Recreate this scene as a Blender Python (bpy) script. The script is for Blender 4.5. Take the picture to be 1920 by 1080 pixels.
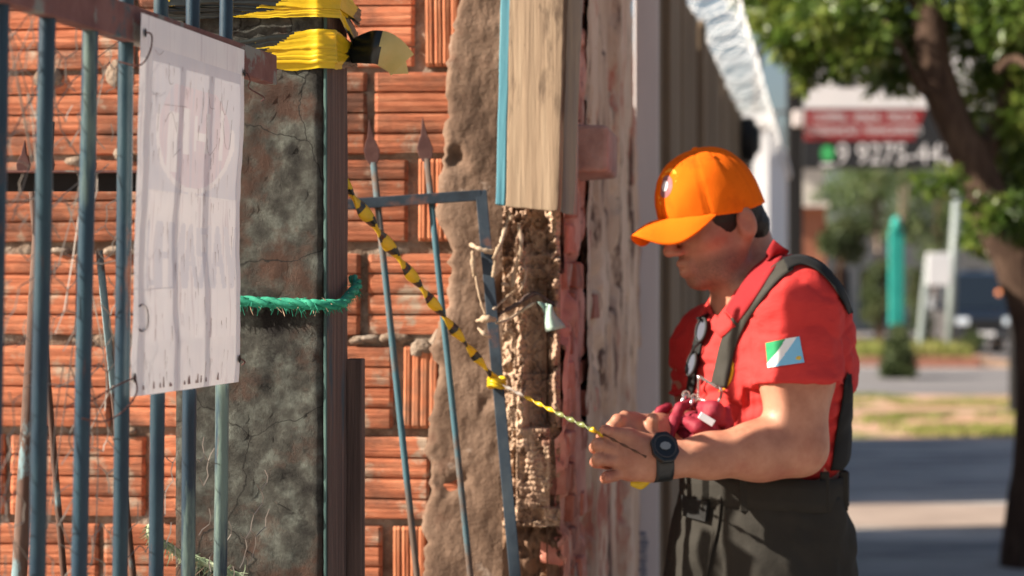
import bpy, bmesh, math, random
import numpy as np
from mathutils import Vector, Matrix, noise as mnoise
from mathutils.bvhtree import BVHTree

for o in list(bpy.data.objects):
    bpy.data.objects.remove(o)
scene = bpy.context.scene
col = scene.collection
random.seed(7)
rng = np.random.default_rng(7)

# ------------------------------------------------------------------ camera, sky, sun, exposure
FPX, HZ, CAMH = 3700.0, 552.0, 1.5          # focal length in photo pixels, horizon row, eye height
cam_data = bpy.data.cameras.new('camera')
cam_data.sensor_width = 36.0
cam_data.lens = 36.0 * FPX / 1920.0
cam_data.shift_y = (HZ - 540.0) / 1920.0
cam_data.clip_end = 1500.0
cam_data.clip_start = 0.05
cam_data.dof.use_dof = True
cam_data.dof.focus_distance = 2.82
cam_data.dof.aperture_fstop = 4.0
cam = bpy.data.objects.new('camera', cam_data)
cam.location = (0, 0, CAMH)
cam.rotation_euler = (math.radians(90), 0, 0)
col.objects.link(cam)
scene.camera = cam

SUN_AZ, SUN_EL = 79.5, 32.0                  # sun behind the camera on the left, degrees from the camera's back
sun_from = Vector((-math.sin(math.radians(SUN_AZ)) * math.cos(math.radians(SUN_EL)),
                   -math.cos(math.radians(SUN_AZ)) * math.cos(math.radians(SUN_EL)),
                   math.sin(math.radians(SUN_EL))))
world = bpy.data.worlds.new('World')
scene.world = world
world.use_nodes = True
wn, wl = world.node_tree.nodes, world.node_tree.links
wn.clear()
sky_node = wn.new('ShaderNodeTexSky')
sky_node.sky_type = 'NISHITA'
sky_node.sun_disc = False
sky_node.sun_elevation = math.radians(SUN_EL)
sky_node.sun_rotation = math.atan2(sun_from.x, sun_from.y)
sky_node.dust_density = 3.0
sky_node.air_density = 1.0
bg = wn.new('ShaderNodeBackground')
bg.inputs[1].default_value = 0.05
wo = wn.new('ShaderNodeOutputWorld')
wl.new(sky_node.outputs[0], bg.inputs[0])
wl.new(bg.outputs[0], wo.inputs[0])

sl = bpy.data.lights.new('sun', 'SUN')
sl.energy = 5.0
sl.angle = math.radians(0.5)
sl.color = (1.0, 0.90, 0.76)
sun = bpy.data.objects.new('sun', sl)
sun.rotation_euler = (-sun_from).to_track_quat('-Z', 'Y').to_euler()
sun.location = (-5, -4, 6)
col.objects.link(sun)

vs = scene.view_settings
vs.view_transform = 'Standard'
vs.look = 'None'
vs.exposure = 1.3
vs.gamma = 1.0
vs.use_curve_mapping = False

# ------------------------------------------------------------------ helpers
def P(px, py, d):
    return Vector(((px - 960.0) / FPX * d, d, CAMH - (py - HZ) / FPX * d))

def lin(r, g, b, k=1.0):
    f = lambda v: (v / 255.0 / 12.92 if v / 255.0 <= 0.04045 else ((v / 255.0 + 0.055) / 1.055) ** 2.4)
    return (f(r) * k, f(g) * k, f(b) * k, 1.0)

def tag(o, label=None, cat=None, group=None, kind=None):
    if label: o['label'] = label
    if cat: o['category'] = cat
    if group: o['group'] = group
    if kind: o['kind'] = kind
    return o

def attach(o, parent):
    if parent is None:
        return
    o.parent = parent
    if parent.type == 'EMPTY':
        o.matrix_parent_inverse = Matrix.Translation(-parent.location)

def thing(name, loc, label, cat, group=None):
    o = bpy.data.objects.new(name, None)
    o.location = loc
    o.empty_display_size = 0.1
    col.objects.link(o)
    return tag(o, label, cat, group)

def mesh_obj(name, verts, faces, mat, parent=None, smooth=False, mats=None, fmat=None):
    me = bpy.data.meshes.new(name)
    me.from_pydata([tuple(v) for v in verts], [], [tuple(f) for f in faces])
    if mats:
        for m in mats: me.materials.append(m)
        if fmat is not None:
            me.polygons.foreach_set('material_index', list(fmat))
    elif mat:
        me.materials.append(mat)
    if smooth:
        me.polygons.foreach_set('use_smooth', [True] * len(me.polygons))
    me.update()
    o = bpy.data.objects.new(name, me)
    col.objects.link(o)
    attach(o, parent)
    return o

class MB:
    """collects shapes for one mesh"""
    def __init__(self):
        self.v, self.f = [], []
    def add(self, v, f):
        n = len(self.v)
        self.v += [Vector(p) for p in v]
        self.f += [tuple(i + n for i in q) for q in f]
        return self
    def box(self, c, half, ax=None, jit=0.0):
        c = Vector(c)
        ax = ax or (Vector((1, 0, 0)), Vector((0, 1, 0)), Vector((0, 0, 1)))
        vs_ = []
        for sz in (-1, 1):
            for sx, sy in ((-1, -1), (1, -1), (1, 1), (-1, 1)):
                p = c + ax[0] * half[0] * sx + ax[1] * half[1] * sy + ax[2] * half[2] * sz
                if jit: p += Vector((random.uniform(-jit, jit) for _ in range(3)))
                vs_.append(p)
        return self.add(vs_, [(3, 2, 1, 0), (4, 5, 6, 7), (0, 1, 5, 4), (1, 2, 6, 5), (2, 3, 7, 6), (3, 0, 4, 7)])
    def tube(self, pts, r, seg=8, caps=True, flat=1.0, up=None):
        pts = [Vector(p) for p in pts]
        n = len(pts)
        rs = r if isinstance(r, (list, tuple)) else [r] * n
        ref = None
        vs_, fs = [], []
        for i, p in enumerate(pts):
            t = (pts[min(i + 1, n - 1)] - pts[max(i - 1, 0)])
            t = t.normalized() if t.length > 1e-9 else Vector((0, 0, 1))
            if ref is None:
                ref = Vector(up) if up else (Vector((0, 1, 0)) if abs(t.y) < 0.9 else Vector((1, 0, 0)))
            a = (ref - t * ref.dot(t)).normalized()
            b = t.cross(a)
            ref = a
            for k in range(seg):
                an = 2 * math.pi * k / seg
                vs_.append(p + (a * math.cos(an) * flat + b * math.sin(an)) * rs[i])
        for i in range(n - 1):
            for k in range(seg):
                k2 = (k + 1) % seg
                fs.append((i * seg + k, i * seg + k2, (i + 1) * seg + k2, (i + 1) * seg + k))
        if caps:
            fs.append(tuple(range(seg - 1, -1, -1)))
            fs.append(tuple((n - 1) * seg + k for k in range(seg)))
        return self.add(vs_, fs)
    def prism(self, poly, dvec):
        """planar polygon extruded by dvec"""
        poly = [Vector(p) for p in poly]
        n = len(poly)
        dvec = Vector(dvec)
        self.add(poly + [p + dvec for p in poly],
                 [tuple(range(n))[::-1], tuple(range(n, 2 * n))] + [(i, (i + 1) % n, n + (i + 1) % n, n + i) for i in range(n)])
        return self
    def grid(self, rows):
        """rows of points joined as a sheet"""
        m = len(rows[0])
        vs_ = [p for r in rows for p in r]
        fs = [(i * m + j, i * m + j + 1, (i + 1) * m + j + 1, (i + 1) * m + j) for i in range(len(rows) - 1) for j in range(m - 1)]
        return self.add(vs_, fs)
    def build(self, name, mat, parent=None, smooth=False, bevel=0.0, **kw):
        o = mesh_obj(name, self.v, self.f, mat, parent, smooth, **kw)
        if bevel:
            md = o.modifiers.new('bevel', 'BEVEL')
            md.width = bevel; md.segments = 2; md.limit_method = 'ANGLE'
        return o

def solid(o, th, off=-1.0):
    md = o.modifiers.new('thickness', 'SOLIDIFY')
    md.thickness = th; md.offset = off
    return o

def spline(pts, n):
    """Catmull-Rom through points"""
    pts = [Vector(p) for p in pts]
    out = []
    m = len(pts) - 1
    for i in range(n + 1):
        t = i / n * m
        k = min(int(t), m - 1)
        u = t - k
        p0, p1, p2, p3 = pts[max(k - 1, 0)], pts[k], pts[k + 1], pts[min(k + 2, m)]
        out.append(0.5 * ((2 * p1) + (p2 - p0) * u + (2 * p0 - 5 * p1 + 4 * p2 - p3) * u * u + (3 * p1 - p0 - 3 * p2 + p3) * u ** 3))
    return out

def fbm(p, s=1.0, o=4):
    return mnoise.fractal(Vector(p) * s, 0.8, 2.0, o)

# ------------------------------------------------------------------ materials
def M(name, stops, scale=8.0, stretch=(1, 1, 1), detail=6.0, rough=0.8, bump=0.25, bscale=60.0, bdist=0.004,
      rnd=False, spec=0.3, metal=0.0, patch=None, transl=0.0, sss=0.0, coat=0.0, bstretch=None, tone=0.0, patch2=None, crack=0.0, brough=0.6, stubble=False):
    m = bpy.data.materials.new(name)
    m.use_nodes = True
    nt = m.node_tree
    N, L = nt.nodes, nt.links
    N.clear()
    out = N.new('ShaderNodeOutputMaterial')
    bs = N.new('ShaderNodeBsdfPrincipled')
    tc = N.new('ShaderNodeTexCoord')
    vec = tc.outputs['Object']
    oi = None
    if rnd:
        oi = N.new('ShaderNodeObjectInfo')
        mu = N.new('ShaderNodeVectorMath'); mu.operation = 'SCALE'
        mu.inputs[0].default_value = (37.0, 53.0, 71.0)
        L.new(oi.outputs['Random'], mu.inputs['Scale'])
        ad = N.new('ShaderNodeVectorMath'); ad.operation = 'ADD'
        L.new(vec, ad.inputs[0]); L.new(mu.outputs[0], ad.inputs[1])
        vec = ad.outputs[0]
    def mapped(st):
        mp = N.new('ShaderNodeMapping')
        mp.inputs['Scale'].default_value = st
        L.new(vec, mp.inputs['Vector'])
        return mp.outputs[0]
    def nz(sc, st, det=6.0, ro=0.62):
        n = N.new('ShaderNodeTexNoise')
        n.inputs['Scale'].default_value = sc
        n.inputs['Detail'].default_value = det
        n.inputs['Roughness'].default_value = ro
        L.new(mapped(st), n.inputs['Vector'])
        return n.outputs['Fac']
    if len(stops) == 1:
        rgb = N.new('ShaderNodeRGB'); rgb.outputs[0].default_value = stops[0]
        cout = rgb.outputs[0]
    else:
        rp = N.new('ShaderNodeValToRGB')
        el = rp.color_ramp.elements
        k = len(stops)
        while len(el) < k: el.new(0.5)
        for i, c in enumerate(stops):
            el[i].position = 0.28 + 0.44 * i / (k - 1)
            el[i].color = c
        L.new(nz(scale, stretch, detail), rp.inputs[0])
        cout = rp.outputs[0]
    for pt in (patch, patch2):
        if pt:                     # (colour, scale, lo, hi, stretch)
            mr = N.new('ShaderNodeMapRange')
            mr.inputs['From Min'].default_value = pt[2]
            mr.inputs['From Max'].default_value = pt[3]
            L.new(nz(pt[1], pt[4] if len(pt) > 4 else (1, 1, 1), 8.0, 0.65), mr.inputs['Value'])
            mx = N.new('ShaderNodeMix'); mx.data_type = 'RGBA'
            L.new(mr.outputs[0], mx.inputs[0])
            L.new(cout, mx.inputs[6])
            mx.inputs[7].default_value = pt[0]
            cout = mx.outputs[2]
    if rnd and tone:
        hs = N.new('ShaderNodeHueSaturation')
        mr = N.new('ShaderNodeMapRange')
        mr.inputs['To Min'].default_value = 1 - tone
        mr.inputs['To Max'].default_value = 1 + tone
        L.new(oi.outputs['Random'], mr.inputs['Value'])
        L.new(mr.outputs[0], hs.inputs['Value'])
        L.new(cout, hs.inputs['Color'])
        cout = hs.outputs[0]
    hgt = None
    if bump:
        hgt = nz(bscale, bstretch or stretch, 10.0, brough)
    if crack:
        vo = N.new('ShaderNodeTexVoronoi'); vo.feature = 'DISTANCE_TO_EDGE'
        vo.inputs['Scale'].default_value = crack
        dist = N.new('ShaderNodeVectorMath'); dist.operation = 'ADD'
        nzz = N.new('ShaderNodeTexNoise'); nzz.inputs['Scale'].default_value = crack * 2.0; nzz.inputs['Detail'].default_value = 5
        L.new(vec, nzz.inputs['Vector'])
        sc_ = N.new('ShaderNodeVectorMath'); sc_.operation = 'SCALE'; sc_.inputs['Scale'].default_value = 0.12
        L.new(nzz.outputs['Color'], sc_.inputs[0])
        L.new(vec, dist.inputs[0]); L.new(sc_.outputs[0], dist.inputs[1])
        L.new(dist.outputs[0], vo.inputs['Vector'])
        mr = N.new('ShaderNodeMapRange')
        mr.inputs['From Min'].default_value = 0.0; mr.inputs['From Max'].default_value = 0.008
        L.new(vo.outputs['Distance'], mr.inputs['Value'])
        mx = N.new('ShaderNodeMix'); mx.data_type = 'RGBA'
        L.new(mr.outputs[0], mx.inputs[0])
        mx.inputs[6].default_value = (0.02, 0.018, 0.015, 1)
        L.new(cout, mx.inputs[7])
        cout = mx.outputs[2]
    if stubble:                    # shaved beard: its own mask on the mesh, broken up by fine noise
        at_ = N.new('ShaderNodeAttribute'); at_.attribute_name = 'stubble'
        mu_ = N.new('ShaderNodeMath'); mu_.operation = 'MULTIPLY'
        L.new(at_.outputs['Fac'], mu_.inputs[0]); L.new(nz(420.0, (1, 1, 1), 3.0), mu_.inputs[1])
        mx = N.new('ShaderNodeMix'); mx.data_type = 'RGBA'
        L.new(mu_.outputs[0], mx.inputs[0]); L.new(cout, mx.inputs[6])
        mx.inputs[7].default_value = (0.045, 0.03, 0.026, 1)
        cout = mx.outputs[2]
    L.new(cout, bs.inputs['Base Color'])
    bs.inputs['Roughness'].default_value = rough
    bs.inputs['Specular IOR Level'].default_value = spec
    bs.inputs['Metallic'].default_value = metal
    if coat:
        bs.inputs['Coat Weight'].default_value = coat
    if sss:
        bs.inputs['Subsurface Weight'].default_value = sss
        bs.inputs['Subsurface Radius'].default_value = (0.012, 0.005, 0.003)
        bs.inputs['Subsurface Scale'].default_value = 1.0
    if hgt is not None:
        bp = N.new('ShaderNodeBump')
        bp.inputs['Strength'].default_value = bump
        bp.inputs['Distance'].default_value = bdist
        L.new(hgt, bp.inputs['Height'])
        L.new(bp.outputs[0], bs.inputs['Normal'])
    sh = bs.outputs[0]
    if transl:
        tr = N.new('ShaderNodeBsdfTranslucent')
        L.new(cout, tr.inputs['Color'])
        ms = N.new('ShaderNodeMixShader')
        ms.inputs[0].default_value = transl
        L.new(sh, ms.inputs[1]); L.new(tr.outputs[0], ms.inputs[2])
        sh = ms.outputs[0]
    L.new(sh, out.inputs[0])
    return m

def A(r, g, b):
    return (r, g, b, 1.0)

MT = {}
MT['brick'] = M('brick_clay', [A(.40, .115, .055), A(.53, .175, .085), A(.62, .25, .135)], 14, (1, 1, 5), rough=.85, bump=.9, bscale=110, bdist=.005,
                bstretch=(.12, 1, 3.4), rnd=True, tone=.30, patch=(A(.19, .08, .05), 8, .47, .66, (1, 1, 1.8)), patch2=(A(.46, .34, .25), 15, .56, .66))
MT['brick_up'] = M('brick_clay_upright', [A(.42, .12, .055), A(.55, .19, .09), A(.63, .27, .14)], 14, (5, 1, 1), rough=.85, bump=.5, bscale=150, bdist=.003,
                   bstretch=(3, 1, .15), rnd=True, tone=.15, patch=(A(.25, .14, .09), 9, .57, .75))
MT['mortar'] = M('mortar', [A(.13, .075, .05), A(.26, .19, .14), A(.38, .31, .25)], 20, rough=.95, bump=.9, bscale=80, bdist=.012)
MT['plaster'] = M('rough_brown_plaster', [A(.085, .050, .034), A(.17, .107, .073), A(.27, .18, .128)], 9, rough=.95, bump=.55, bscale=70, bdist=.007,
                  patch=(A(.40, .31, .25), 16, .60, .72), patch2=(A(.10, .035, .02), 6, .60, .75))
MT['rubble'] = M('broken_masonry', [A(.22, .125, .085), A(.42, .285, .195), A(.57, .42, .30)], 9, rough=.95, bump=.5, bscale=60, bdist=.007,
                 patch=(A(.25, .09, .06), 7, .62, .70))
MT['rubble_low'] = M('stained_masonry', [A(.12, .06, .04), A(.22, .13, .08), A(.33, .21, .14)], 12, (1, 1, .35), rough=.95, bump=.8, bscale=60, bdist=.01,
                     patch=(A(.17, .24, .18), 8, .58, .68, (1, 1, .3)))
MT['old_side'] = M('flaking_side_wall', [A(.34, .19, .13), A(.60, .42, .31), A(.76, .58, .46)], 7, (1, 1, .22), rough=.95, bump=.9, bscale=22, bdist=.02, bstretch=(1, 1, .25),
                   patch=(A(.44, .15, .10), 5, .55, .60, (1, .8, .3)), patch2=(A(.13, .072, .055), 9, .57, .63, (1, 1, .3)))
MT['red_render'] = M('faded_red_render', [A(.40, .17, .14), A(.60, .29, .23), A(.72, .45, .36)], 11, (1, 1, .5), rough=.95, bump=.8, bscale=40, bdist=.012,
                     patch=(A(.12, .06, .055), 8, .57, .64))
MT['wood'] = M('weathered_plank', [A(.14, .095, .062), A(.29, .205, .135), A(.40, .30, .205)], 6, (5, 5, .3), rough=.8, bump=.5, bscale=24, bdist=.004, bstretch=(8, 8, .3),
               patch=(A(.10, .065, .042), 6, .54, .64, (3, 3, .7)), patch2=(A(.07, .045, .03), 9, .62, .68, (1.5, 1.5, 1)))
MT['wood_grey'] = M('greyed_plank', [A(.16, .13, .12), A(.27, .22, .19), A(.40, .31, .22)], 8, (6, 6, .3), rough=.85, bump=.4, bscale=24, bdist=.003, bstretch=(8, 8, .3))
MT['wood_blue'] = M('blue_painted_lath', [A(.06, .19, .25), A(.09, .27, .34), A(.13, .34, .40)], 9, (4, 4, .5), rough=.6, bump=.3, bscale=30, bdist=.002,
                    patch=(A(.50, .46, .42), 5, .63, .70))
MT['wood_dark'] = M('dark_weathered_timber', [A(.055, .038, .034), A(.105, .070, .060), A(.165, .110, .092)], 8, (10, 10, .35), rough=.85, bump=.7, bscale=30, bdist=.004, bstretch=(10, 10, .3),
                    patch=(A(.055, .07, .08), 5, .57, .64, (4, 4, .5)))
MT['concrete_post'] = M('mouldy_concrete', [A(.022, .019, .016), A(.092, .090, .076), A(.23, .25, .215)], 30, rough=.9, bump=1.0, bscale=75, bdist=.016, brough=.82,
                        patch=(A(.105, .055, .038), 7, .50, .60), patch2=(A(.014, .011, .010), 9, .56, .68), crack=4.2)
MT['paint_edge'] = M('flaking_teal_paint', [A(.02, .035, .035), A(.06, .12, .11), A(.16, .26, .22)], 14, (2, 2, .4), rough=.7, bump=.4, bscale=50, bdist=.003)
MT['bar_blue'] = M('blue_enamel_bar', [A(.007, .015, .026), A(.012, .036, .060), A(.034, .080, .098)], 7, (2, 2, .5), rough=.42, bump=.35, bscale=70, bdist=.002, spec=.35, rnd=True, tone=.15,
                   patch=(A(.15, .06, .036), 9, .58, .64, (2, 2, .4)), patch2=(A(.11, .16, .14), 7, .58, .66, (2, 2, .3)))
MT['rail_rust'] = M('rusty_rail', [A(.10, .045, .042), A(.17, .075, .066), A(.22, .11, .095)], 16, rough=.75, bump=.5, bscale=60, bdist=.003,
                    patch=(A(.20, .20, .18), 13, .57, .62), patch2=(A(.06, .09, .10), 9, .60, .66))
MT['bar_rust'] = M('rusted_bar', [A(.07, .045, .035), A(.13, .092, .072), A(.20, .15, .12)], 10, (2, 2, .3), rough=.8, bump=.4, bscale=60, bdist=.002,
                   patch=(A(.055, .125, .155), 2.6, .46, .52, (1, 1, .8)))
MT['bar_rust_dark'] = M('dark_rusted_bar', [A(.045, .024, .018), A(.095, .052, .038), A(.15, .10, .078)], 10, (2, 2, .3), rough=.8, bump=.4, bscale=60, bdist=.002,
                        patch=(A(.16, .24, .26), 6, .54, .58, (1, 1, .6)))
MT['frame_dark'] = M('dark_blue_frame', [A(.018, .024, .032), A(.036, .054, .075), A(.07, .09, .105)], 12, rough=.6, bump=.3, bscale=60, bdist=.002, patch=(A(.18, .085, .06), 7, .56, .64))
MT['spear'] = M('rusty_spear', [A(.055, .024, .024), A(.10, .045, .04), A(.15, .078, .066)], 22, rough=.8, bump=.3, bscale=80, bdist=.002)
MT['black_iron'] = M('black_angle_iron', [A(.006, .005, .005), A(.014, .012, .012)], 20, rough=.75, bump=.2)
MT['wire'] = M('thin_wire', [A(.08, .06, .05), A(.34, .29, .25)], 9, rough=.6, bump=0, spec=.5)
MT['sheet'] = M('dirty_white_sheet', [A(.82, .77, .77), A(.87, .82, .81), A(.90, .86, .84)], 7, (3, 3, .3), rough=.55, bump=.15, bscale=16, bdist=.006, bstretch=(2, 2, .3), transl=.07,
                patch=(A(.60, .52, .54), 12, .56, .74, (9, 9, .35)), patch2=(A(.42, .28, .26), 26, .67, .72, (4, 4, .35)))
MT['sheet_white'] = M('print_white', [A(.86, .81, .80), A(.90, .85, .84)], 7, (4, 4, .3), rough=.55, bump=0, transl=.08, patch=(A(.62, .52, .53), 12, .56, .72, (9, 9, .3)))
MT['print_grey'] = M('print_faded_grey', [A(.73, .70, .73), A(.79, .76, .78)], 9, (4, 4, .3), rough=.55, bump=0, transl=.07, patch=(A(.78, .74, .75), 12, .50, .60, (9, 9, .3)))
MT['print_pink'] = M('print_faded_pink', [A(.80, .68, .70), A(.83, .74, .75)], 8, (5, 5, .3), rough=.55, bump=0, transl=.07, patch=(A(.72, .68, .72), 12, .50, .62, (7, 7, .3)))
MT['print_dark'] = M('print_dark', [A(.16, .13, .15)], rough=.6, bump=0, transl=.4)
MT['stain'] = M('rust_stain', [A(.22, .13, .12), A(.40, .30, .29)], 30, rough=.8, bump=0, transl=.2)
MT['tape_y'] = M('tape_yellow', [A(.70, .46, .012), A(.86, .60, .02)], 20, rough=.30, bump=.25, bscale=45, bdist=.003, spec=.5, transl=.25)
MT['tape_k'] = M('tape_black', [A(.008, .009, .008), A(.02, .024, .018)], 20, rough=.28, bump=.25, bscale=45, bdist=.003, spec=.5)
MT['tape_g'] = M('tape_olive', [A(.14, .17, .05), A(.24, .27, .10)], 20, rough=.3, bump=.2, spec=.5, transl=.2)
MT['tape_pale'] = M('tape_sunbleached_yellow', [A(.55, .47, .16), A(.66, .58, .24)], 12, rough=.35, bump=.2, spec=.5, transl=.35)
MT['rope'] = M('green_rope', [A(.01, .14, .085), A(.025, .26, .16), A(.06, .37, .24)], 60, rough=.85, bump=.3, bscale=200, bdist=.002)
MT['rope_old'] = M('faded_green_rope', [A(.10, .16, .09), A(.24, .30, .18), A(.42, .44, .33)], 60, rough=.9, bump=.3, bscale=200, bdist=.002)
MT['fibre_tan'] = M('frayed_fibre', [A(.45, .27, .16), A(.62, .46, .33)], 40, rough=.9, bump=0)
MT['rag'] = M('knotted_rag', [A(.24, .16, .10), A(.38, .28, .19), A(.54, .44, .34)], 30, rough=.9, bump=.4, bscale=80, bdist=.003)
MT['rag_teal'] = M('faded_teal_cloth', [A(.20, .33, .28), A(.34, .47, .41), A(.45, .55, .48)], 30, rough=.9, bump=.4, bscale=60, bdist=.003)
MT['white_metal'] = M('painted_white_metal', [A(.50, .46, .46), A(.60, .56, .56)], 3, (2, 2, .3), rough=.5, bump=.05)
MT['board'] = M('fence_board', [A(.135, .092, .060), A(.185, .135, .090), A(.225, .172, .120)], 4, (4, 4, .3), rough=.85, bump=.3, bscale=14, bdist=.005, bstretch=(6, 6, .3), rnd=True, tone=.16)
MT['razor'] = M('galvanised_razor_wire', [A(.72, .73, .74), A(.80, .81, .82)], 9, rough=.5, bump=0, spec=.3)
MT['black'] = M('matt_black', [A(.012, .012, .013)], rough=.6, bump=0)
MT['dark_grey'] = M('dark_grey_paint', [A(.035, .036, .04), A(.05, .052, .058)], 4, rough=.5, bump=0)
MT['white_wall'] = M('whitewashed_wall', [A(.62, .65, .70), A(.76, .78, .82)], 2, rough=.9, bump=.1, bscale=20)
MT['conc'] = M('worn_concrete', [A(.28, .255, .235), A(.40, .37, .345), A(.52, .48, .45)], .9, (1, 2.4, 1), rough=.9, bump=.3, bscale=9, bdist=.01, patch=(A(.17, .165, .17), 1.5, .50, .62, (.4, 1.6, 1)))
MT['conc_sunlit'] = M('sunlit_concrete', [A(.24, .185, .155), A(.32, .25, .21)], 2, rough=.9, bump=.2, bscale=12)  # concrete with the warmth of sunlight put into its colour
MT['asphalt'] = M('asphalt', [A(.14, .13, .135), A(.19, .18, .18)], 1.5, rough=.9, bump=.2, bscale=30)
MT['soil'] = M('red_soil', [A(.30, .16, .10), A(.42, .25, .17), A(.50, .34, .25)], .8, rough=.95, bump=.4, bscale=6, bdist=.02, patch=(A(.13, .16, .05), .7, .52, .60))
MT['grass'] = M('dry_grass', [A(.14, .17, .04), A(.24, .26, .07), A(.36, .32, .12)], 1.5, rough=.8, bump=0, transl=.35)
MT['kerb_red'] = M('painted_kerb', [A(.28, .13, .095), A(.38, .19, .14)], 3, rough=.9, bump=.2)
MT['leaf'] = M('glossy_leaf', [A(.025, .055, .010), A(.10, .165, .026), A(.34, .37, .085)], 6, rough=.33, bump=0, spec=.5, transl=.40)
MT['leaf_far'] = M('far_leaf', [A(.05, .085, .028), A(.10, .15, .05), A(.17, .20, .08)], .8, rough=.6, bump=0, transl=.3)
MT['leaf_hedge'] = M('hedge_leaf', [A(.03, .045, .018), A(.06, .085, .03), A(.11, .12, .05)], 1, rough=.6, bump=0, transl=.25)
MT['bark'] = M('tree_bark', [A(.032, .018, .012), A(.075, .043, .029), A(.13, .082, .056)], 8, (3, 3, .5), rough=.9, bump=.8, bscale=14, bdist=.02, bstretch=(3, 3, .6))
MT['bark_pale'] = M('pale_bark', [A(.24, .18, .14), A(.36, .28, .22)], 4, (3, 3, .5), rough=.9, bump=.3)
MT['sign_white'] = M('sign_white', [A(.70, .71, .74), A(.78, .78, .80)], 2, rough=.4, bump=0)
MT['sign_red'] = M('sign_red', [A(.25, .028, .034), A(.31, .042, .045)], 2, rough=.4, bump=0)
MT['sign_dark'] = M('sign_charcoal', [A(.018, .020, .023), A(.028, .030, .034)], 2, rough=.4, bump=0)
MT['sign_green'] = M('sign_green', [A(.06, .42, .14)], rough=.4, bump=0)
MT['teal'] = M('teal_totem', [A(.015, .27, .23), A(.03, .34, .29)], 2, rough=.5, bump=0)
MT['galv'] = M('galvanised_post', [A(.20, .235, .235), A(.28, .32, .315)], 4, rough=.5, bump=0)
MT['brick_far'] = M('far_red_brick', [A(.26, .10, .06), A(.36, .15, .09)], 1.5, rough=.9, bump=.2)
MT['cream'] = M('cream_render', [A(.58, .54, .48), A(.70, .66, .60)], .6, rough=.9, bump=0)
MT['glass'] = M('dark_window_glass', [A(.012, .018, .028)], rough=.3, bump=0, spec=.12)
MT['car_blue'] = M('dark_blue_car_paint', [A(.008, .013, .024), A(.012, .019, .032)], 1, rough=.3, bump=0, spec=.4, coat=.3)
MT['car_silver'] = M('silver_car_paint', [A(.40, .42, .45)], rough=.3, bump=0, spec=.6, coat=.8)
MT['tyre'] = M('tyre_rubber', [A(.015, .015, .016)], rough=.8, bump=0)
MT['chrome'] = M('bright_steel', [A(.72, .70, .70)], rough=.25, bump=0, metal=.9)
MT['lamp'] = M('headlamp_glass', [A(.65, .75, .85)], rough=.1, bump=0, spec=.8)
MT['skin'] = M('skin', [A(.34, .135, .082), A(.43, .195, .122), A(.50, .245, .16)], 22, rough=.48, bump=.25, bscale=140, bdist=.002, sss=.10, spec=.4, stubble=True,
                patch=(A(.36, .12, .08), 9, .52, .70))
MT['lip'] = M('lip', [A(.43, .17, .115)], rough=.4, bump=0)
MT['hair'] = M('dark_hair', [A(.008, .006, .005), A(.022, .016, .012)], 40, (3, 3, .6), rough=.5, bump=.5, bscale=120, bdist=.004)
MT['cap'] = M('orange_cap_cloth', [A(.82, .135, .006), A(.88, .165, .008)], 10, rough=.95, bump=.4, bscale=350, bdist=.0015, spec=.08, patch=(A(.62, .095, .006), 14, .54, .74))
MT['cap_ring'] = M('cap_badge_ring', [A(.92, .38, .02)], rough=.7, bump=0)
MT['cap_badge'] = M('cap_badge_dark', [A(.20, .06, .07), A(.35, .16, .17)], 60, rough=.7, bump=0)
MT['cap_white'] = M('cap_badge_white', [A(.70, .66, .68)], rough=.7, bump=0)
MT['shirt'] = M('red_shirt_cloth', [A(.50, .034, .032), A(.58, .048, .044)], 6, rough=.85, bump=.5, bscale=16, bdist=.010, bstretch=(1, 1, 2.2), spec=.2)
MT['collar'] = M('shaded_red_collar', [A(.27, .012, .016)], rough=.85, bump=.2, bscale=300, bdist=.001)  # shirt red darkened: the shadow of the head is painted in
MT['strap'] = M('olive_black_webbing', [A(.028, .026, .021), A(.042, .039, .031)], 40, rough=.75, bump=.3, bscale=300, bdist=.001)
MT['strap_k'] = M('black_webbing', [A(.010, .010, .010)], rough=.8, bump=.2, bscale=300, bdist=.001)
MT['trouser'] = M('dark_olive_trousers', [A(.022, .020, .017), A(.034, .031, .026)], 7, rough=.85, bump=.4, bscale=18, bdist=.008, spec=.2)
MT['boot'] = M('black_leather', [A(.012, .011, .011)], rough=.45, bump=.2)
MT['maroon'] = M('maroon_glove', [A(.17, .010, .024), A(.30, .022, .042)], 12, rough=.65, bump=.3, bscale=60, bdist=.003)
MT['lens'] = M('smoked_lens', [A(.10, .11, .14)], rough=.08, bump=0, spec=.9)
MT['yellow_print'] = M('yellow_chest_print', [A(.88, .40, .02)], rough=.8, bump=0)
MT['flag_g'] = M('flag_green', [A(.03, .30, .12)], rough=.8, bump=.2, bscale=300, bdist=.001)
MT['flag_w'] = M('flag_white', [A(.78, .80, .82)], rough=.8, bump=.2, bscale=300, bdist=.001)
MT['flag_b'] = M('flag_light_blue', [A(.20, .50, .74)], rough=.8, bump=.2, bscale=300, bdist=.001)
MT['flag_y'] = M('flag_gold', [A(.65, .45, .06)], rough=.8, bump=0)
MT['watch'] = M('black_watch_resin', [A(.010, .013, .015)], rough=.35, bump=0, spec=.5)
MT['watch_face'] = M('watch_display', [A(.20, .22, .22)], rough=.15, bump=0, spec=.8)
MT['orange_vest'] = M('orange_vest', [A(.85, .28, .10)], rough=.8, bump=0)
MT['red_cloth'] = M('red_cloth', [A(.62, .06, .05)], rough=.8, bump=0)
MT['pale_cloth'] = M('pale_cloth', [A(.62, .50, .38)], rough=.8, bump=0)

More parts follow.
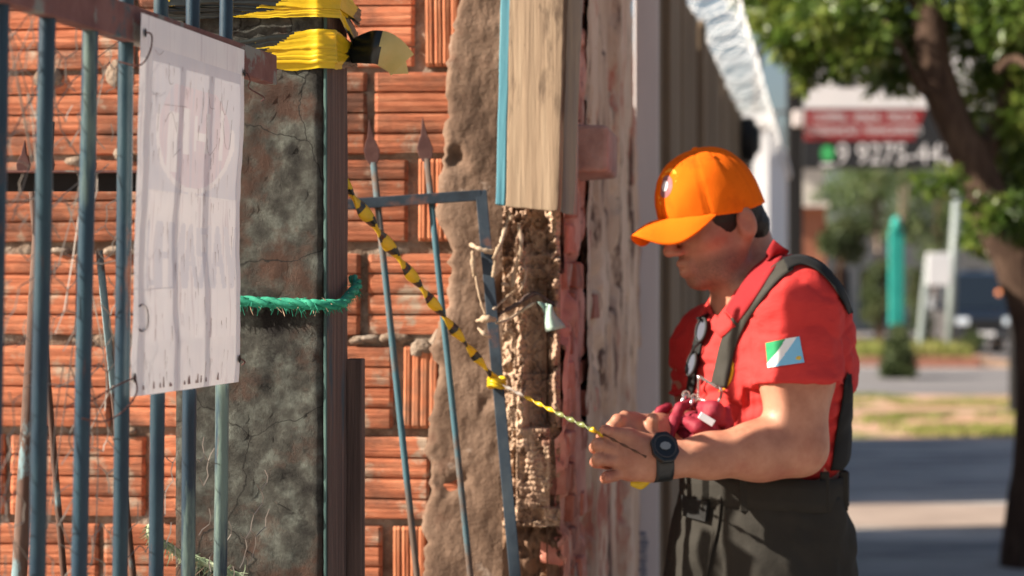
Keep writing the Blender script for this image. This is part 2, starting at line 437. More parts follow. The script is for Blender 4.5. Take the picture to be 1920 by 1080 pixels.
# ------------------------------------------------------------------ ground, roads, kerbs
def sheet(name, pts, z, mat):
    o = mesh_obj(name, [(x, y, z) for x, y in pts], [tuple(range(len(pts)))], mat)
    tag(o, kind='structure')
    return o
WX = lambda d: -0.470 + 0.158 * d            # line of the street wall (x at distance d)
sheet('ground', [(-400, -60), (400, -60), (400, 900), (-400, 900)], -0.004, MT['soil'])
sheet('pavement', [(-3, -3), (14, -3), (16, 20.6), (2.55, 20.6), (2.3, 17.5), (WX(3.2), 3.2), (-3, 3.2)], 0.0, MT['conc'])
sheet('sunlit_strip', [(1.5, 12.75), (9, 12.35), (9, 13.75), (1.7, 14.15)], 0.004, MT['conc_sunlit'])  # stands in for the band of sun let through the fence gap
sheet('cross_road', [(-60, 29.5), (80, 29.5), (80, 40.5), (-60, 40.5)], 0.0, MT['asphalt'])
sheet('far_road', [(11.2, 40.5), (30, 40.5), (50, 300), (22, 300)], 0.0, MT['asphalt'])
sheet('far_pavement', [(4, 40.5), (8.2, 40.5), (16, 110), (6, 110)], 0.0, MT['conc'])
# kerb of the planted island: a ring of kerb stones
kerb = thing('island_kerb', P(1700, 688, 41.2) * 1.0, 'weathered red painted kerb around the small planted traffic island', 'kerb')
kerb.location.z = 0
x0, x1 = 6.6, 9.75
for i in range(9):
    xa = x0 + (x1 - x0) * i / 9 + .006
    xb = x0 + (x1 - x0) * (i + 1) / 9 - .006
    MB().box(((xa + xb) / 2, 41.2, .09), ((xb - xa) / 2, .09, .1)).build('kerb_stone', MT['kerb_red'], kerb, bevel=.015)
for i in range(6):
    ya = 41.3 + i * .9
    MB().box((x0, ya + .45, .09), (.09, .44, .1)).build('kerb_stone', MT['kerb_red'], kerb, bevel=.015)
    MB().box((x1, ya + .45, .09), (.09, .44, .1)).build('kerb_stone', MT['kerb_red'], kerb, bevel=.015)
tag(mesh_obj('island_soil', [(x0, 41.2, .12), (x1, 41.2, .12), (x1, 46.7, .12), (x0, 46.7, .12)], [(0, 1, 2, 3)], MT['soil']), kind='structure')

def blades(name, n, fx, hmin, hmax, w, mat, parent=None):
    V, F = [], []
    for _ in range(n):
        x, y, z = fx()
        h = random.uniform(hmin, hmax); a = random.uniform(0, 6.28)
        dx, dy = math.cos(a) * w, math.sin(a) * w
        lx, ly = random.uniform(-.5, .5) * h, random.uniform(-.5, .5) * h
        k = len(V)
        V += [(x - dx, y - dy, z), (x + dx, y + dy, z), (x + dx * .7 + lx * .4, y + dy * .7 + ly * .4, z + h * .6), (x + lx, y + ly, z + h)]
        F += [(k, k + 1, k + 2), (k, k + 2, k + 3)]
    return mesh_obj(name, V, F, mat, parent)
def verge():
    while True:
        y = random.uniform(20.8, 29.3); x = random.uniform(2.5, 9.5)
        if fbm((x * .55, y * .5, 3.1), 1.0, 3) + (.9 if y < 22.7 and x > 4.6 + random.uniform(-.6, .6) else 0) + (.45 if 26.5 < y < 27.6 and x > 5.2 else 0) > .34:
            return x, y, 0
tag(blades('verge_grass', 17000, verge, .015, .06, .016, MT['grass']), 'patchy dry grass on the red soil verge beyond the pavement', 'grass', kind='stuff')
def isl():
    x = random.gauss(8.5, .75); y = random.uniform(41.4, 45)
    return min(max(x, 6.7), 9.65), y, .12
tag(blades('island_grass', 2600, isl, .1, .42, .03, MT['grass']), 'tuft of yellow grass growing on the small traffic island', 'grass', kind='stuff')

# ------------------------------------------------------------------ foliage
def leaves(centers, radii, counts, size, seed=1, aspect=.42, curl=.25, droop=.35):
    """leaf-sized faces spread through clumps -> verts, faces"""
    r = np.random.default_rng(seed)
    Vs = []
    for c, rad, n in zip(centers, radii, counts):
        d = r.normal(size=(n, 3)); d /= np.linalg.norm(d, axis=1)[:, None]
        p = np.array(c) + d * (np.array(rad) * (r.random((n, 1)) ** .45))
        t = r.normal(size=(n, 3)) + d * .8; t[:, 2] -= droop
        t /= np.linalg.norm(t, axis=1)[:, None]
        s = np.cross(t, r.normal(size=(n, 3))); s /= np.linalg.norm(s, axis=1)[:, None]
        nn = np.cross(t, s)
        L = size * r.uniform(.6, 1.3, (n, 1)); W = L * aspect * .5
        a = p; b = p + t * L * .45 + s * W + nn * L * curl * .3; c2 = p + t * L - nn * L * curl * .2; e = p + t * L * .45 - s * W + nn * L * curl * .3
        Vs.append(np.stack([a, b, c2, e], 1).reshape(-1, 3))
    V = np.concatenate(Vs)
    k = np.arange(len(V) // 4)[:, None] * 4
    F = np.concatenate([k + np.array([0, 1, 2]), k + np.array([0, 2, 3])])
    return V, F

def np_mesh(name, V, F, mat, parent=None, smooth=False):
    me = bpy.data.meshes.new(name)
    nv, nf, m = len(V), len(F), F.shape[1]
    me.vertices.add(nv); me.vertices.foreach_set('co', np.ascontiguousarray(V, dtype=np.float32).ravel())
    me.loops.add(nf * m); me.loops.foreach_set('vertex_index', np.ascontiguousarray(F, dtype=np.int32).ravel())
    me.polygons.add(nf)
    me.polygons.foreach_set('loop_start', np.arange(nf, dtype=np.int32) * m)
    me.polygons.foreach_set('loop_total', np.full(nf, m, dtype=np.int32))
    if smooth: me.polygons.foreach_set('use_smooth', np.ones(nf, dtype=bool))
    me.materials.append(mat)
    me.update(calc_edges=True); me.validate()
    o = bpy.data.objects.new(name, me); col.objects.link(o); attach(o, parent)
    return o

# street tree at the right edge
TD = 10.9
tree = thing('street_tree', P(1925, 1060, TD), 'leafy street tree with a curved brown trunk at the right edge', 'tree')
tree.location.z = 0
tp = [(1935, 1110, TD), (1926, 1040, TD), (1936, 900, TD), (1944, 760, TD), (1940, 620, TD), (1908, 500, TD), (1862, 400, TD), (1828, 310, TD), (1786, 225, TD), (1756, 140, TD), (1742, 40, TD), (1745, -90, TD), (1740, -200, TD)]
tw = [66, 50, 40, 38, 40, 42, 40, 37, 33, 34, 30, 22, 10]
tm = MB()
pp = spline([P(*q) for q in tp], 60)
rr = [float(np.interp(i / 60 * 12, range(13), tw)) / FPX * TD * (1 + .09 * fbm((i * .4, 0, 0))) for i in range(61)]
tm.tube(pp, rr, 14)
for br, w in (([(1775, 190, TD), (1745, 178, TD - .03), (1722, 160, TD - .1), (1700, 110, TD - .25), (1660, 40, TD - .4)], [13, 12, 9, 7, 3]),
              ([(1840, 330, TD), (1880, 200, TD + .1), (1930, 90, TD + .2), (2000, -60, TD + .3)], [18, 17, 14, 5]),
              ([(1765, 60, TD), (1680, -40, TD + .1), (1560, -90, TD + .1), (1470, -80, TD)], [18, 12, 9, 3]),
              ([(1895, 520, TD), (1945, 430, TD - .2), (1990, 340, TD - .3)], [16, 11, 4]),
              ([(1875, 130, TD - .1), (1905, 110, TD - .3), (1960, 150, TD - .5)], [10, 8, 4])):
    q = spline([P(*b) for b in br], 16)
    tm.tube(q, [float(np.interp(i / 16 * (len(w) - 1), range(len(w)), w)) / FPX * TD for i in range(17)], 8)
tm.build('trunk', MT['bark'], tree, smooth=True)
cc, cr, cn = [], [], []
def clump(px, py, dd, rpx, n):
    cc.append(P(px, py, TD + dd)); s = rpx / FPX * TD
    cr.append((s, s, s * .8)); cn.append(int(n * 1.35))
for px, py, dd, rp, n in ((1412, -10, .1, 45, 160), (1448, 42, -.1, 45, 190), (1475, 80, -.2, 35, 120), (1625, 70, -.6, 50, 200), (1545, 20, -.6, 60, 220), (1470, 10, 0, 75, 330), (1440, -40, .2, 80, 320), (1530, 55, -.2, 75, 380), (1500, 95, -.1, 45, 170), (1590, 30, .1, 90, 420), (1600, 95, -.3, 60, 260), (1660, 40, .2, 90, 420),
                          (1660, 120, .2, 55, 220), (1520, 135, 0, 28, 80), (1505, 158, 0, 16, 30), (1720, 60, .3, 80, 420), (1560, -60, .2, 110, 500), (1680, -70, .3, 120, 500), (1800, -50, 0, 130, 650), (1840, 60, .4, 90, 560),
                          (1900, 20, -.2, 90, 520), (1910, 130, .2, 80, 520), (1860, 170, .5, 75, 420), (1930, 230, 0, 70, 460), (1885, 260, .4, 60, 340), (1950, 330, .1, 70, 420), (1895, 340, .35, 45, 230),
                          (1760, 345, -.3, 32, 46), (1790, 325, -.35, 22, 30), (1735, 352, -.3, 14, 14), (1880, 395, -.4, 40, 130), (1855, 415, -.4, 28, 60), (1915, 420, -.3, 45, 190), (1840, 440, .3, 40, 150), (1890, 460, .3, 40, 160),
                          (1820, 375, -.3, 22, 26), (1690, 150, .25, 40, 120), (1570, 130, -.1, 25, 60), (1640, 160, .1, 22, 34), (1960, -60, 0, 150, 620), (2020, 150, .2, 120, 520), (1650, -180, .1, 150, 500), (1820, -200, .1, 170, 600), (1480, -130, .2, 90, 260), (1970, -220, .3, 150, 500), (2030, 330, .2, 90, 380), (1990, 450, .1, 70, 260)):
    clump(px, py, dd, rp, n)
V, F = leaves(cc, cr, cn, .074, 11)
np_mesh('crown', V, F, MT['leaf'], tree)

def far_tree(px, pyb, d, h, crowns, label, pale=True, lean=0, trunk_w=.12, mat='leaf_far', size=.22, dens=1.0, seed=1, base_z=0.0):
    b = P(px, 552, d); b.z = base_z
    t = thing('background_tree', b, label, 'tree', 'trees along the far street')
    tm = MB()
    top = b + Vector((lean, 0, h))
    q = spline([b, b + (top - b) * .35 + Vector((lean * .2, 0, 0)), b + (top - b) * .7, top], 14)
    tm.tube(q, [trunk_w * (1 - .6 * i / 14) for i in range(15)], 8)
    c3, r3, n3 = [], [], []
    for cx, cy, rp, n in crowns:
        c = P(cx, cy, d); c.y += random.uniform(-.8, .8)
        s = rp / FPX * d
        c3.append(c); r3.append((s, s, s * .8)); n3.append(int(n * dens))
        tm.tube(spline([b + (top - b) * random.uniform(.45, .7), (top + c) * .5, c], 8), [trunk_w * .4 * (1 - i / 10) for i in range(9)], 6)
    tm.build('trunk', MT['bark_pale' if pale else 'bark'], t, smooth=True)
    V, F = leaves(c3, r3, n3, size, seed)
    np_mesh('crown', V, F, MT[mat], t)
    return t
far_tree(1646, 560, 66, 5.6, [(1600, 350, 55, 500), (1645, 330, 60, 520), (1620, 400, 50, 420), (1560, 370, 40, 300), (1655, 300, 60, 420), (1590, 300, 50, 380)], 'tall olive green street tree with a pale straight trunk behind the billboard', seed=3)
far_tree(1690, 560, 70, 6.2, [(1700, 360, 60, 520), (1740, 340, 60, 500), (1690, 420, 50, 400), (1740, 420, 55, 420), (1720, 290, 70, 420)], 'olive green street tree with a pale trunk just right of the tall one', seed=4)
far_tree(1760, 570, 74, 6.0, [(1790, 400, 60, 480), (1830, 360, 70, 520), (1790, 330, 60, 420), (1850, 430, 50, 400), (1880, 380, 60, 400), (1750, 470, 45, 300)], 'broad olive green street tree above the parked dark car', pale=False, trunk_w=.26, seed=5)
far_tree(1575, 560, 58, 2.6, [(1580, 440, 34, 520), (1610, 425, 30, 420), (1555, 455, 26, 320), (1600, 470, 26, 320)], 'low dark green tree shading the far shop front', pale=False, mat='leaf_hedge', seed=6)
far_tree(1920, 570, 80, 6.5, [(1930, 420, 80, 600), (1960, 340, 100, 700), (1900, 470, 50, 300), (2010, 420, 100, 500)], 'wide olive green street tree behind the leafy trunk at the right', pale=False, trunk_w=.3, seed=8)
def shrub(px, pyb, d, parts, label, seed, mat='leaf_hedge'):
    b = P(px, 552, d); b.z = 0
    t = thing('shrub', b, label, 'shrub', 'shrubs along the far pavement')
    c3, r3, n3 = [], [], []
    sm = MB()
    for cx, cy, rp, n in parts:
        c = P(cx, cy, d + random.uniform(-.4, .4)); s = rp / FPX * d
        c3.append(c); r3.append((s, s, s)); n3.append(n)
        sm.tube(spline([b, (b + c) * .5 + Vector((.05, 0, 0)), c], 6), [.035, .03, .026, .02, .016, .012, .008], 6)
    sm.build('stem', MT['bark'], t)
    V, F = leaves(c3, r3, n3, .11, seed)
    np_mesh('foliage', V, F, MT[mat], t)
shrub(1650, 600, 46, [(1640, 520, 22, 420), (1650, 560, 26, 520), (1635, 590, 20, 300), (1660, 500, 18, 260), (1630, 550, 16, 200)], 'dense dark green shrub left of the teal totem', 21)
shrub(1725, 630, 45, [(1720, 560, 24, 420), (1730, 600, 24, 420), (1715, 520, 20, 260), (1735, 630, 16, 220)], 'dark brownish shrub between the teal totem and the white board', 22)
shrub(1815, 655, 43, [(1812, 645, 16, 260), (1830, 640, 16, 260), (1820, 625, 10, 120)], 'small green shrub at the foot of the grey post', 23)
shrub(1690, 640, 35.4, [(1684, 645, 24, 420), (1674, 672, 22, 420), (1694, 674, 24, 460), (1682, 696, 20, 420), (1702, 694, 16, 300), (1664, 694, 14, 260), (1688, 622, 14, 200)], 'low dark shrub at the foot of the teal totem', 25)
shrub(1455, 470, 52, [(1458, 462, 14, 200), (1470, 470, 12, 200), (1445, 470, 12, 160)], 'small yellow green shrub in front of the far brick building', 24, 'leaf_far')

# ------------------------------------------------------------------ far buildings
def facade(root, x0, x1, y, z0, z1, wins, wallmat, depth):
    """front wall with real window openings, side walls and back"""
    xs = sorted({x0, x1, *[w[0] for w in wins], *[w[1] for w in wins]})
    zs = sorted({z0, z1, *[w[2] for w in wins], *[w[3] for w in wins]})
    m = MB()
    for i in range(len(xs) - 1):
        for j in range(len(zs) - 1):
            cx, cz = (xs[i] + xs[i + 1]) / 2, (zs[j] + zs[j + 1]) / 2
            if any(w[0] < cx < w[1] and w[2] < cz < w[3] for w in wins): continue
            m.box((cx, y + .1, cz), ((xs[i + 1] - xs[i]) / 2, .1, (zs[j + 1] - zs[j]) / 2))
    m.box((x0 + .1, y + .2 + depth / 2, (z0 + z1) / 2), (.1, depth / 2, (z1 - z0) / 2))
    m.box((x1 - .1, y + .2 + depth / 2, (z0 + z1) / 2), (.1, depth / 2, (z1 - z0) / 2))
    m.box(((x0 + x1) / 2, y + .3 + depth, (z0 + z1) / 2), ((x1 - x0) / 2, .1, (z1 - z0) / 2))
    m.build('wall', MT[wallmat], root)
    for w in wins:
        wn_ = MB()
        t = .05
        wn_.box(((w[0] + w[1]) / 2, y + .1, w[3] - t / 2), ((w[1] - w[0]) / 2 - .002, .04, t / 2)).box(((w[0] + w[1]) / 2, y + .1, w[2] + t / 2), ((w[1] - w[0]) / 2 - .002, .04, t / 2))
        wn_.box((w[0] + t / 2, y + .1, (w[2] + w[3]) / 2), (t / 2, .038, (w[3] - w[2]) / 2 - t)).box((w[1] - t / 2, y + .1, (w[2] + w[3]) / 2), (t / 2, .038, (w[3] - w[2]) / 2 - t))
        f = wn_.build('window', MT['white_metal'], root)
        MB().box(((w[0] + w[1]) / 2, y + .11, (w[2] + w[3]) / 2), ((w[1] - w[0]) / 2 - t, .01, (w[3] - w[2]) / 2 - t)).build('pane', MT['glass'], f)
def px2x(px, d): return (px - 960) / FPX * d
def py2z(py, d): return CAMH - (py - HZ) / FPX * d
b1 = thing('brick_building', (px2x(1490, 62), 62, 0), 'low orange brick building beyond the billboard pole', 'building')
facade(b1, px2x(1425, 62), px2x(1548, 62), 62, 0, py2z(388, 62), [(px2x(1500, 62), px2x(1530, 62), .9, 2.0), (px2x(1450, 62), px2x(1476, 62), .9, 2.0)], 'brick_far', 6)
MB().box((px2x(1486, 62), 65, py2z(388, 62) + .06), (px2x(1552, 62) / 2 - px2x(1421, 62) / 2, 3.4, .06)).build('roof', MT['cream'], b1)
b2 = thing('cream_house', (px2x(1490, 78), 78, 0), 'cream two storey house rising behind the brick building', 'building')
facade(b2, px2x(1440, 78), px2x(1545, 78), 78, 0, py2z(290, 78), [(px2x(1455, 78), px2x(1475, 78), 3.6, 5.0), (px2x(1505, 78), px2x(1527, 78), 3.6, 5.0)], 'cream', 7)
MB().box((px2x(1492, 78), 81.5, py2z(290, 78) + .08), (px2x(1552, 78) / 2 - px2x(1434, 78) / 2, 4.0, .08)).build('roof', MT['white_wall'], b2)
b3 = thing('shop_building', (px2x(1640, 84), 84, 0), 'long grey shop building half hidden behind the far trees', 'building')
facade(b3, px2x(1548, 84), px2x(2000, 84), 84, 0, py2z(430, 84), [(px2x(p, 84), px2x(p + 34, 84), .4, 2.6) for p in (1560, 1610, 1660, 1710, 1760, 1810, 1860)], 'cream', 6)
MB().box((px2x(1774, 84), 87, py2z(430, 84) + .1), (px2x(2004, 84) / 2 - px2x(1544, 84) / 2, 3.6, .1)).build('roof', MT['dark_grey'], b3)
# a low hill of trees closes the street
V, F = leaves([(20 + i * 4.5, 120 + random.uniform(-4, 4), 2.4 + random.uniform(0, 2.2)) for i in range(-9, 12)], [(3.6, 2.5, 3.0)] * 21, [520] * 21, .5, 31)
tag(np_mesh('far_woodland', V, F, MT['leaf_far']), 'distant row of trees closing off the end of the street', 'trees', kind='stuff')
# ------------------------------------------------------------------ billboard on its pole
BD = 25.0
bb = thing('billboard', P(1493, 552, BD), 'roadside billboard with white, red and charcoal bands on a black pole', 'billboard')
bb.location.z = 0
MB().box((px2x(1492, BD), BD + .1, 2.6), (.095, .09, 2.6)).build('pole', MT['black'], bb, bevel=.01)
MB().box((px2x(1912, BD), BD + .1, 2.6), (.095, .09, 2.6)).build('pole', MT['black'], bb, bevel=.01)
bx0, bx1 = px2x(1505, BD), px2x(1915, BD)
zt, zr, zk, zb = py2z(60, BD), py2z(207, BD), py2z(264, BD), py2z(316, BD)
MB().box(((bx0 + bx1) / 2, BD + .03, (zt + zb) / 2), ((bx1 - bx0) / 2, .09, (zt - zb) / 2)).build('panel', MT['sign_dark'], bb, bevel=.008)
MB().box(((bx0 + bx1) / 2, BD - .062, (zt + zr) / 2 + .01), ((bx1 - bx0) / 2 - .01, .004, (zt - zr) / 2 - .012)).build('white_band', MT['sign_white'], bb)
rx1 = px2x(1726, BD)
MB().prism([(bx0 + .01, BD - .062, zk), (rx1 - .10, BD - .062, zk), (rx1 + .05, BD - .062, zr), (bx0 + .01, BD - .062, zr)], (0, -.004, 0)).build('red_band', MT['sign_red'], bb)
MB().box((px2x(1587, BD), BD - .066, py2z(152, BD)), (.11, .004, .09)).build('dark_badge', MT['sign_dark'], bb)
def text(name, s, loc, size, mat, parent, rot=(math.radians(90), 0, 0), sx=1.0, align='LEFT', ext=.0015):
    cu = bpy.data.curves.new(name, 'FONT')
    cu.body = s; cu.size = size; cu.align_x = align; cu.align_y = 'CENTER'; cu.extrude = ext
    cu.materials.append(mat)
    o = bpy.data.objects.new(name, cu)
    o.location = loc; o.rotation_euler = rot; o.scale = (sx, 1, 1)
    col.objects.link(o)
    dg = bpy.context.evaluated_depsgraph_get()
    me = bpy.data.meshes.new_from_object(o.evaluated_get(dg))
    me.transform(Matrix.LocRotScale(Vector(loc), o.rotation_euler, Vector((sx, 1, 1))))
    bpy.data.objects.remove(o)
    o = bpy.data.objects.new(name, me)
    col.objects.link(o)
    attach(o, parent)
    return o
text('lettering', 'COMPRA - VENDA - TROCA', (px2x(1523, BD), BD - .069, py2z(222, BD)), .155, MT['sign_white'], bb, sx=.66)
text('lettering', 'CONSIGNAÇÃO - FINANCIAMENTO', (px2x(1509, BD), BD - .069, py2z(246, BD)), .145, MT['sign_white'], bb, sx=.62)
text('phone_number', '9 9275-4427', (px2x(1566, BD), BD - .064, py2z(291, BD)), .37, MT['sign_white'], bb, sx=.88)
mm = MB()
c = Vector((px2x(1550, BD), BD - .064, py2z(288, BD)))
mm.prism([c + Vector((math.cos(a) * .085, 0, math.sin(a) * .1)) for a in np.linspace(0, 2 * math.pi, 21)[:-1]][::-1], (0, -.004, 0))
mm.build('messaging_icon', MT['sign_green'], bb)
MB().box((c.x, BD - .064, c.z - .145), (.085, .004, .018)).build('icon_caption', MT['sign_white'], bb)
# floodlight arm beside the pole
fl = thing('floodlight', P(1480, 225, BD - .3), 'small pale floodlight on an arm left of the billboard pole', 'floodlight')
MB().tube([P(1440, 210, BD - .1), P(1470, 209, BD - .2), P(1487, 215, BD - .02)], .02, 6).build('arm', MT['dark_grey'], fl)
MB().box(P(1498, 222, BD - .35), (.07, .08, .10)).build('housing', MT['white_metal'], fl, bevel=.015)

# ------------------------------------------------------------------ street furniture far off
tt = thing('totem_sign', (px2x(1681, 36), 36, 0), 'tall narrow teal totem with a rounded top beside the shrubs', 'totem')
MB().box((px2x(1681, 36), 36, py2z(520, 36)), (.13, .06, (py2z(430, 36) - py2z(612, 36)) / 2 - 0.0)).build('column', MT['teal'], tt, bevel=.02)
m = MB(); m.tube([P(1681, 438, 36), P(1681, 416, 36), P(1681, 405, 36)], [.08, .1, .04], 12); m.build('finial', MT['teal'], tt, smooth=True)
MB().box((px2x(1681, 36), 36, py2z(612, 36) / 2), (.09, .04, py2z(612, 36) / 2)).build('base', MT['dark_grey'], tt)
gp = thing('grey_post', (px2x(1785, 44), 44, .1), 'pale grey street post leaning slightly, standing on the island', 'post')
MB().tube([(px2x(1781, 44), 44, .1), P(1786, 520, 44), P(1795, 365, 44)], [.11, .105, .10], 12).build('shaft', MT['galv'], gp, smooth=True)
MB().tube([P(1795, 366, 44), P(1795, 360, 44)], [.11, .08], 12).build('cap', MT['galv'], gp)
wb = thing('notice_board', (px2x(1728, 43), 43, .1), 'small white notice board on a tilted grey pole', 'sign')
MB().tube([(px2x(1723, 43), 43, .1), P(1733, 560, 43), P(1742, 480, 43)], .075, 8).build('pole', MT['galv'], wb)
MB().box(P(1760, 505, 42.9), (.26, .02, .36)).build('board', MT['sign_white'], wb, bevel=.02)
ub = thing('street_light', (px2x(1420, 30), 30, 0), 'thin dark utility pole behind the razor wire', 'pole')
MB().tube([(px2x(1408, 30), 30, 0), P(1410, 300, 30), P(1426, 60, 30), P(1424, 45, 30)], [.07, .06, .045, .03], 8).build('shaft', MT['dark_grey'], ub)
MB().tube([P(1412, 215, 30), P(1450, 212, 30), P(1488, 210, 30)], .02, 6).build('crossarm', MT['dark_grey'], ub)
MB().box(P(1432, 236, 29.8), (.12, .1, .09)).build('lamp_head', MT['black'], ub, bevel=.02)
for k, (a, b) in enumerate((((1415, 225), (1475, 262)), ((1420, 262), (1488, 232)), ((1425, 280), (1470, 300)))):
    MB().tube(spline([P(*a, 30), P((a[0] + b[0]) / 2, (a[1] + b[1]) / 2 + 8, 30), P(*b, 30)], 8), .012, 5).build('cable', MT['dark_grey'], ub)

# ------------------------------------------------------------------ cars
def car(loc, yaw, paint, label, Lc=4.6, Wc=1.85, Hc=1.85, group='cars parked along the far road', roof_red=False):
    root = thing('parked_car', loc, label, 'car', group)
    ca, sa = math.cos(yaw), math.sin(yaw)
    def W(x, y, z): return Vector((loc[0] + x * ca - y * sa, loc[1] + x * sa + y * ca, loc[2] + z))
    # x is along the car (front at -x), y across
    prof = [(-Lc / 2, .35), (-Lc / 2, .78), (-Lc / 2 + .15, .98), (-Lc / 2 + 1.05, 1.10), (Lc / 2 - .12, 1.10), (Lc / 2, .95), (Lc / 2, .35)]
    m = MB()
    rows = []
    for y, k in ((-Wc / 2, .97), (-Wc / 2 + .06, 1), (Wc / 2 - .06, 1), (Wc / 2, .97)):
        rows.append([W(x * k, y, z) for x, z in prof] + [W(prof[0][0] * k, y, prof[0][1])])
    m.grid(rows)
    n = len(m.v)
    m.add(rows[0][:-1], [tuple(range(len(prof)))]).add(rows[-1][:-1], [tuple(range(len(prof)))[::-1]])
    body = m.build('body', paint, root, bevel=.03)
    cabp = [(-Lc / 2 + 1.0, 1.09), (-Lc / 2 + 1.75, Hc - .06), (-Lc / 2 + 2.1, Hc), (Lc / 2 - .75, Hc), (Lc / 2 - .35, Hc - .1), (Lc / 2 - .1, 1.09)]
    m = MB()
    l = [W(x, -Wc / 2 + (.05 if z < 1.2 else .17), z) for x, z in cabp]
    r = [W(x, Wc / 2 - (.05 if z < 1.2 else .17), z) for x, z in cabp]
    m.grid([l, r]); m.add(l, [tuple(range(6))]); m.add(r, [tuple(range(6))[::-1]])
    m.build('cabin', paint, root, bevel=.03)
    def glass(pts, nm): MB().prism(pts, (pts[1] - pts[0]).cross(pts[2] - pts[0]).normalized() * .012).build(nm, MT['glass'], root)
    xa, xb, zb_, zt_ = -Lc / 2 + 1.06, -Lc / 2 + 1.70, 1.16, Hc - .12
    nx = -.03
    glass([W(xa + nx, -Wc / 2 + .16, zb_), W(xa + nx, Wc / 2 - .16, zb_), W(xb + nx, Wc / 2 - .26, zt_), W(xb + nx, -Wc / 2 + .26, zt_)], 'windscreen')
    for s in (-1, 1):
        ys, yt = s * (Wc / 2 - .05), s * (Wc / 2 - .155)
        for (u0, u1) in ((-Lc / 2 + 1.45, -Lc / 2 + 2.45), (-Lc / 2 + 2.55, Lc / 2 - .6)):
            glass([W(u0, ys, 1.16), W(u1, ys, 1.16), W(u1 - .1, yt, Hc - .14), W(u0 + (.42 if u0 < 0 else .03), yt, Hc - .14)], 'side_window')
        MB().box(W(-Lc / 2 - .01, s * (Wc / 2 - .3), .82), (.04, .2, .09), (Vector((ca, sa, 0)), Vector((-sa, ca, 0)), Vector((0, 0, 1)))).build('headlight', MT['lamp'], root, bevel=.02)
        MB().box(W(-Lc / 2 + 1.35, s * (Wc / 2 + .08), 1.15), (.06, .1, .07), (Vector((ca, sa, 0)), Vector((-sa, ca, 0)), Vector((0, 0, 1)))).build('mirror', paint, root, bevel=.02)
        for x in (-Lc / 2 + .85, Lc / 2 - .85):
            wv = Vector((-sa, ca, 0))
            w_ = MB().tube([W(x, s * (Wc / 2 - .2), .36), W(x, s * (Wc / 2 + .01), .36)], .36, 20).build('wheel', MT['tyre'], root, bevel=.03)
            MB().tube([W(x, s * (Wc / 2 + .0), .36), W(x, s * (Wc / 2 + .025), .36)], .2, 14).build('rim', MT['chrome'], w_)
    ax = (Vector((ca, sa, 0)), Vector((-sa, ca, 0)), Vector((0, 0, 1)))
    MB().box(W(-Lc / 2 - .02, 0, .78), (.02, .5, .09), ax).build('grille', MT['black'], root, bevel=.01)
    MB().box(W(-Lc / 2 - .03, 0, .46), (.05, Wc / 2 - .05, .10), ax).build('bumper', MT['dark_grey'], root, bevel=.03)
    MB().box(W(-Lc / 2 - .085, 0, .50), (.005, .2, .055), ax).build('number_plate', MT['sign_white'], root)
    return root
car(Vector((px2x(1862, 50), 52, 0)), math.radians(84), MT['car_blue'], 'dark blue car facing the camera behind the grey street post', Hc=2.1)
car(Vector((px2x(1800, 74), 76, 0)), math.radians(84), MT['car_silver'], 'pale silver car further back, left of the dark blue one', Hc=1.6)
# ------------------------------------------------------------------ brick wall of ribbed hollow blocks
WD = 3.55                                    # distance of the brick faces
SC = FPX / WD                                # photo pixels per metre there
def wx(px): return (px - 960) / SC
def wy(x): return -.07 * (x + .15)             # the wall stands slightly skewed
def wz(py): return CAMH - (py - HZ) / SC
wall = thing('brick_wall', (-0.8, WD, 0), 'unplastered orange wall of ribbed hollow bricks behind the blue gate', 'wall')
BH, BL, BT = .148, .249, .09
def brick_mesh(name, length, height, var, upright=False):
    """four rounded ribs with deep grooves, extruded along the brick"""
    prof = []
    n = 4
    for k in range(n):
        z0 = -height / 2 + height * k / n
        hh = height / n
        for f, y in ((.035, .008), (.06, .0014), (.20, .0002), (.36, -.0004), (.5, .0003), (.64, -.0004), (.80, .0002), (.94, .0014), (.965, .008)):
            prof.append((y + random.uniform(-.0005, .0005), z0 + hh * f))
    prof = [(BT, -height / 2), (.010, -height / 2)] + prof + [(.010, height / 2), (BT, height / 2)]
    xs = [-length / 2, -length / 2 + .006, -length * .2 + var * .01, length * .22 - var * .01, length / 2 - .006, length / 2]
    ins = [.004, 0, 0, 0, 0, .004]
    V, Fc = [], []
    m = len(prof)
    for x, i in zip(xs, ins):
        wob = random.uniform(-.0012, .0012)
        for y, z in prof:
            y2 = y + (i if y < .05 else 0) + wob
            V.append((z, y2, -x) if upright else (x, y2, z))
    for a in range(len(xs) - 1):
        for b in range(m - 1):
            Fc.append((a * m + b, (a + 1) * m + b, (a + 1) * m + b + 1, a * m + b + 1))
    Fc.append(tuple(range(m))); Fc.append(tuple((len(xs) - 1) * m + b for b in range(m))[::-1])
    me = bpy.data.meshes.new(name)
    me.from_pydata(V, [], Fc)
    me.materials.append(MT['brick_up' if upright else 'brick'])
    me.update()
    return me
full = [brick_mesh('brick', BL, BH, v) for v in range(4)]
half = [brick_mesh('brick', BL * .36, BH, v) for v in range(2)]
mid = [brick_mesh('brick', BL * .56, BH, v) for v in range(2)]
upr = [brick_mesh('brick_upright', BH, .062, v, True) for v in range(3)]
def lay(me, x, z, tilt=0.0, out=0.0):
    o = bpy.data.objects.new('brick', me)
    o.location = (x, WD + wy(x) + random.uniform(-.005, .003) - out, z)
    o.rotation_euler = (0, random.uniform(-.011, .011) + tilt, -.07 + random.uniform(-.012, .012))
    col.objects.link(o); attach(o, wall)
bounds = [-35, 130, 292, 458, 645, 808, 985]       # mortar rows seen in the photo (pixel rows)
zrows = [wz((a + b) / 2) for a, b in zip(bounds[:-1], bounds[1:])]
pitch = .1614
while zrows[0] < 2.35: zrows.insert(0, zrows[0] + pitch)
while zrows[-1] > .12: zrows.append(zrows[-1] - pitch)
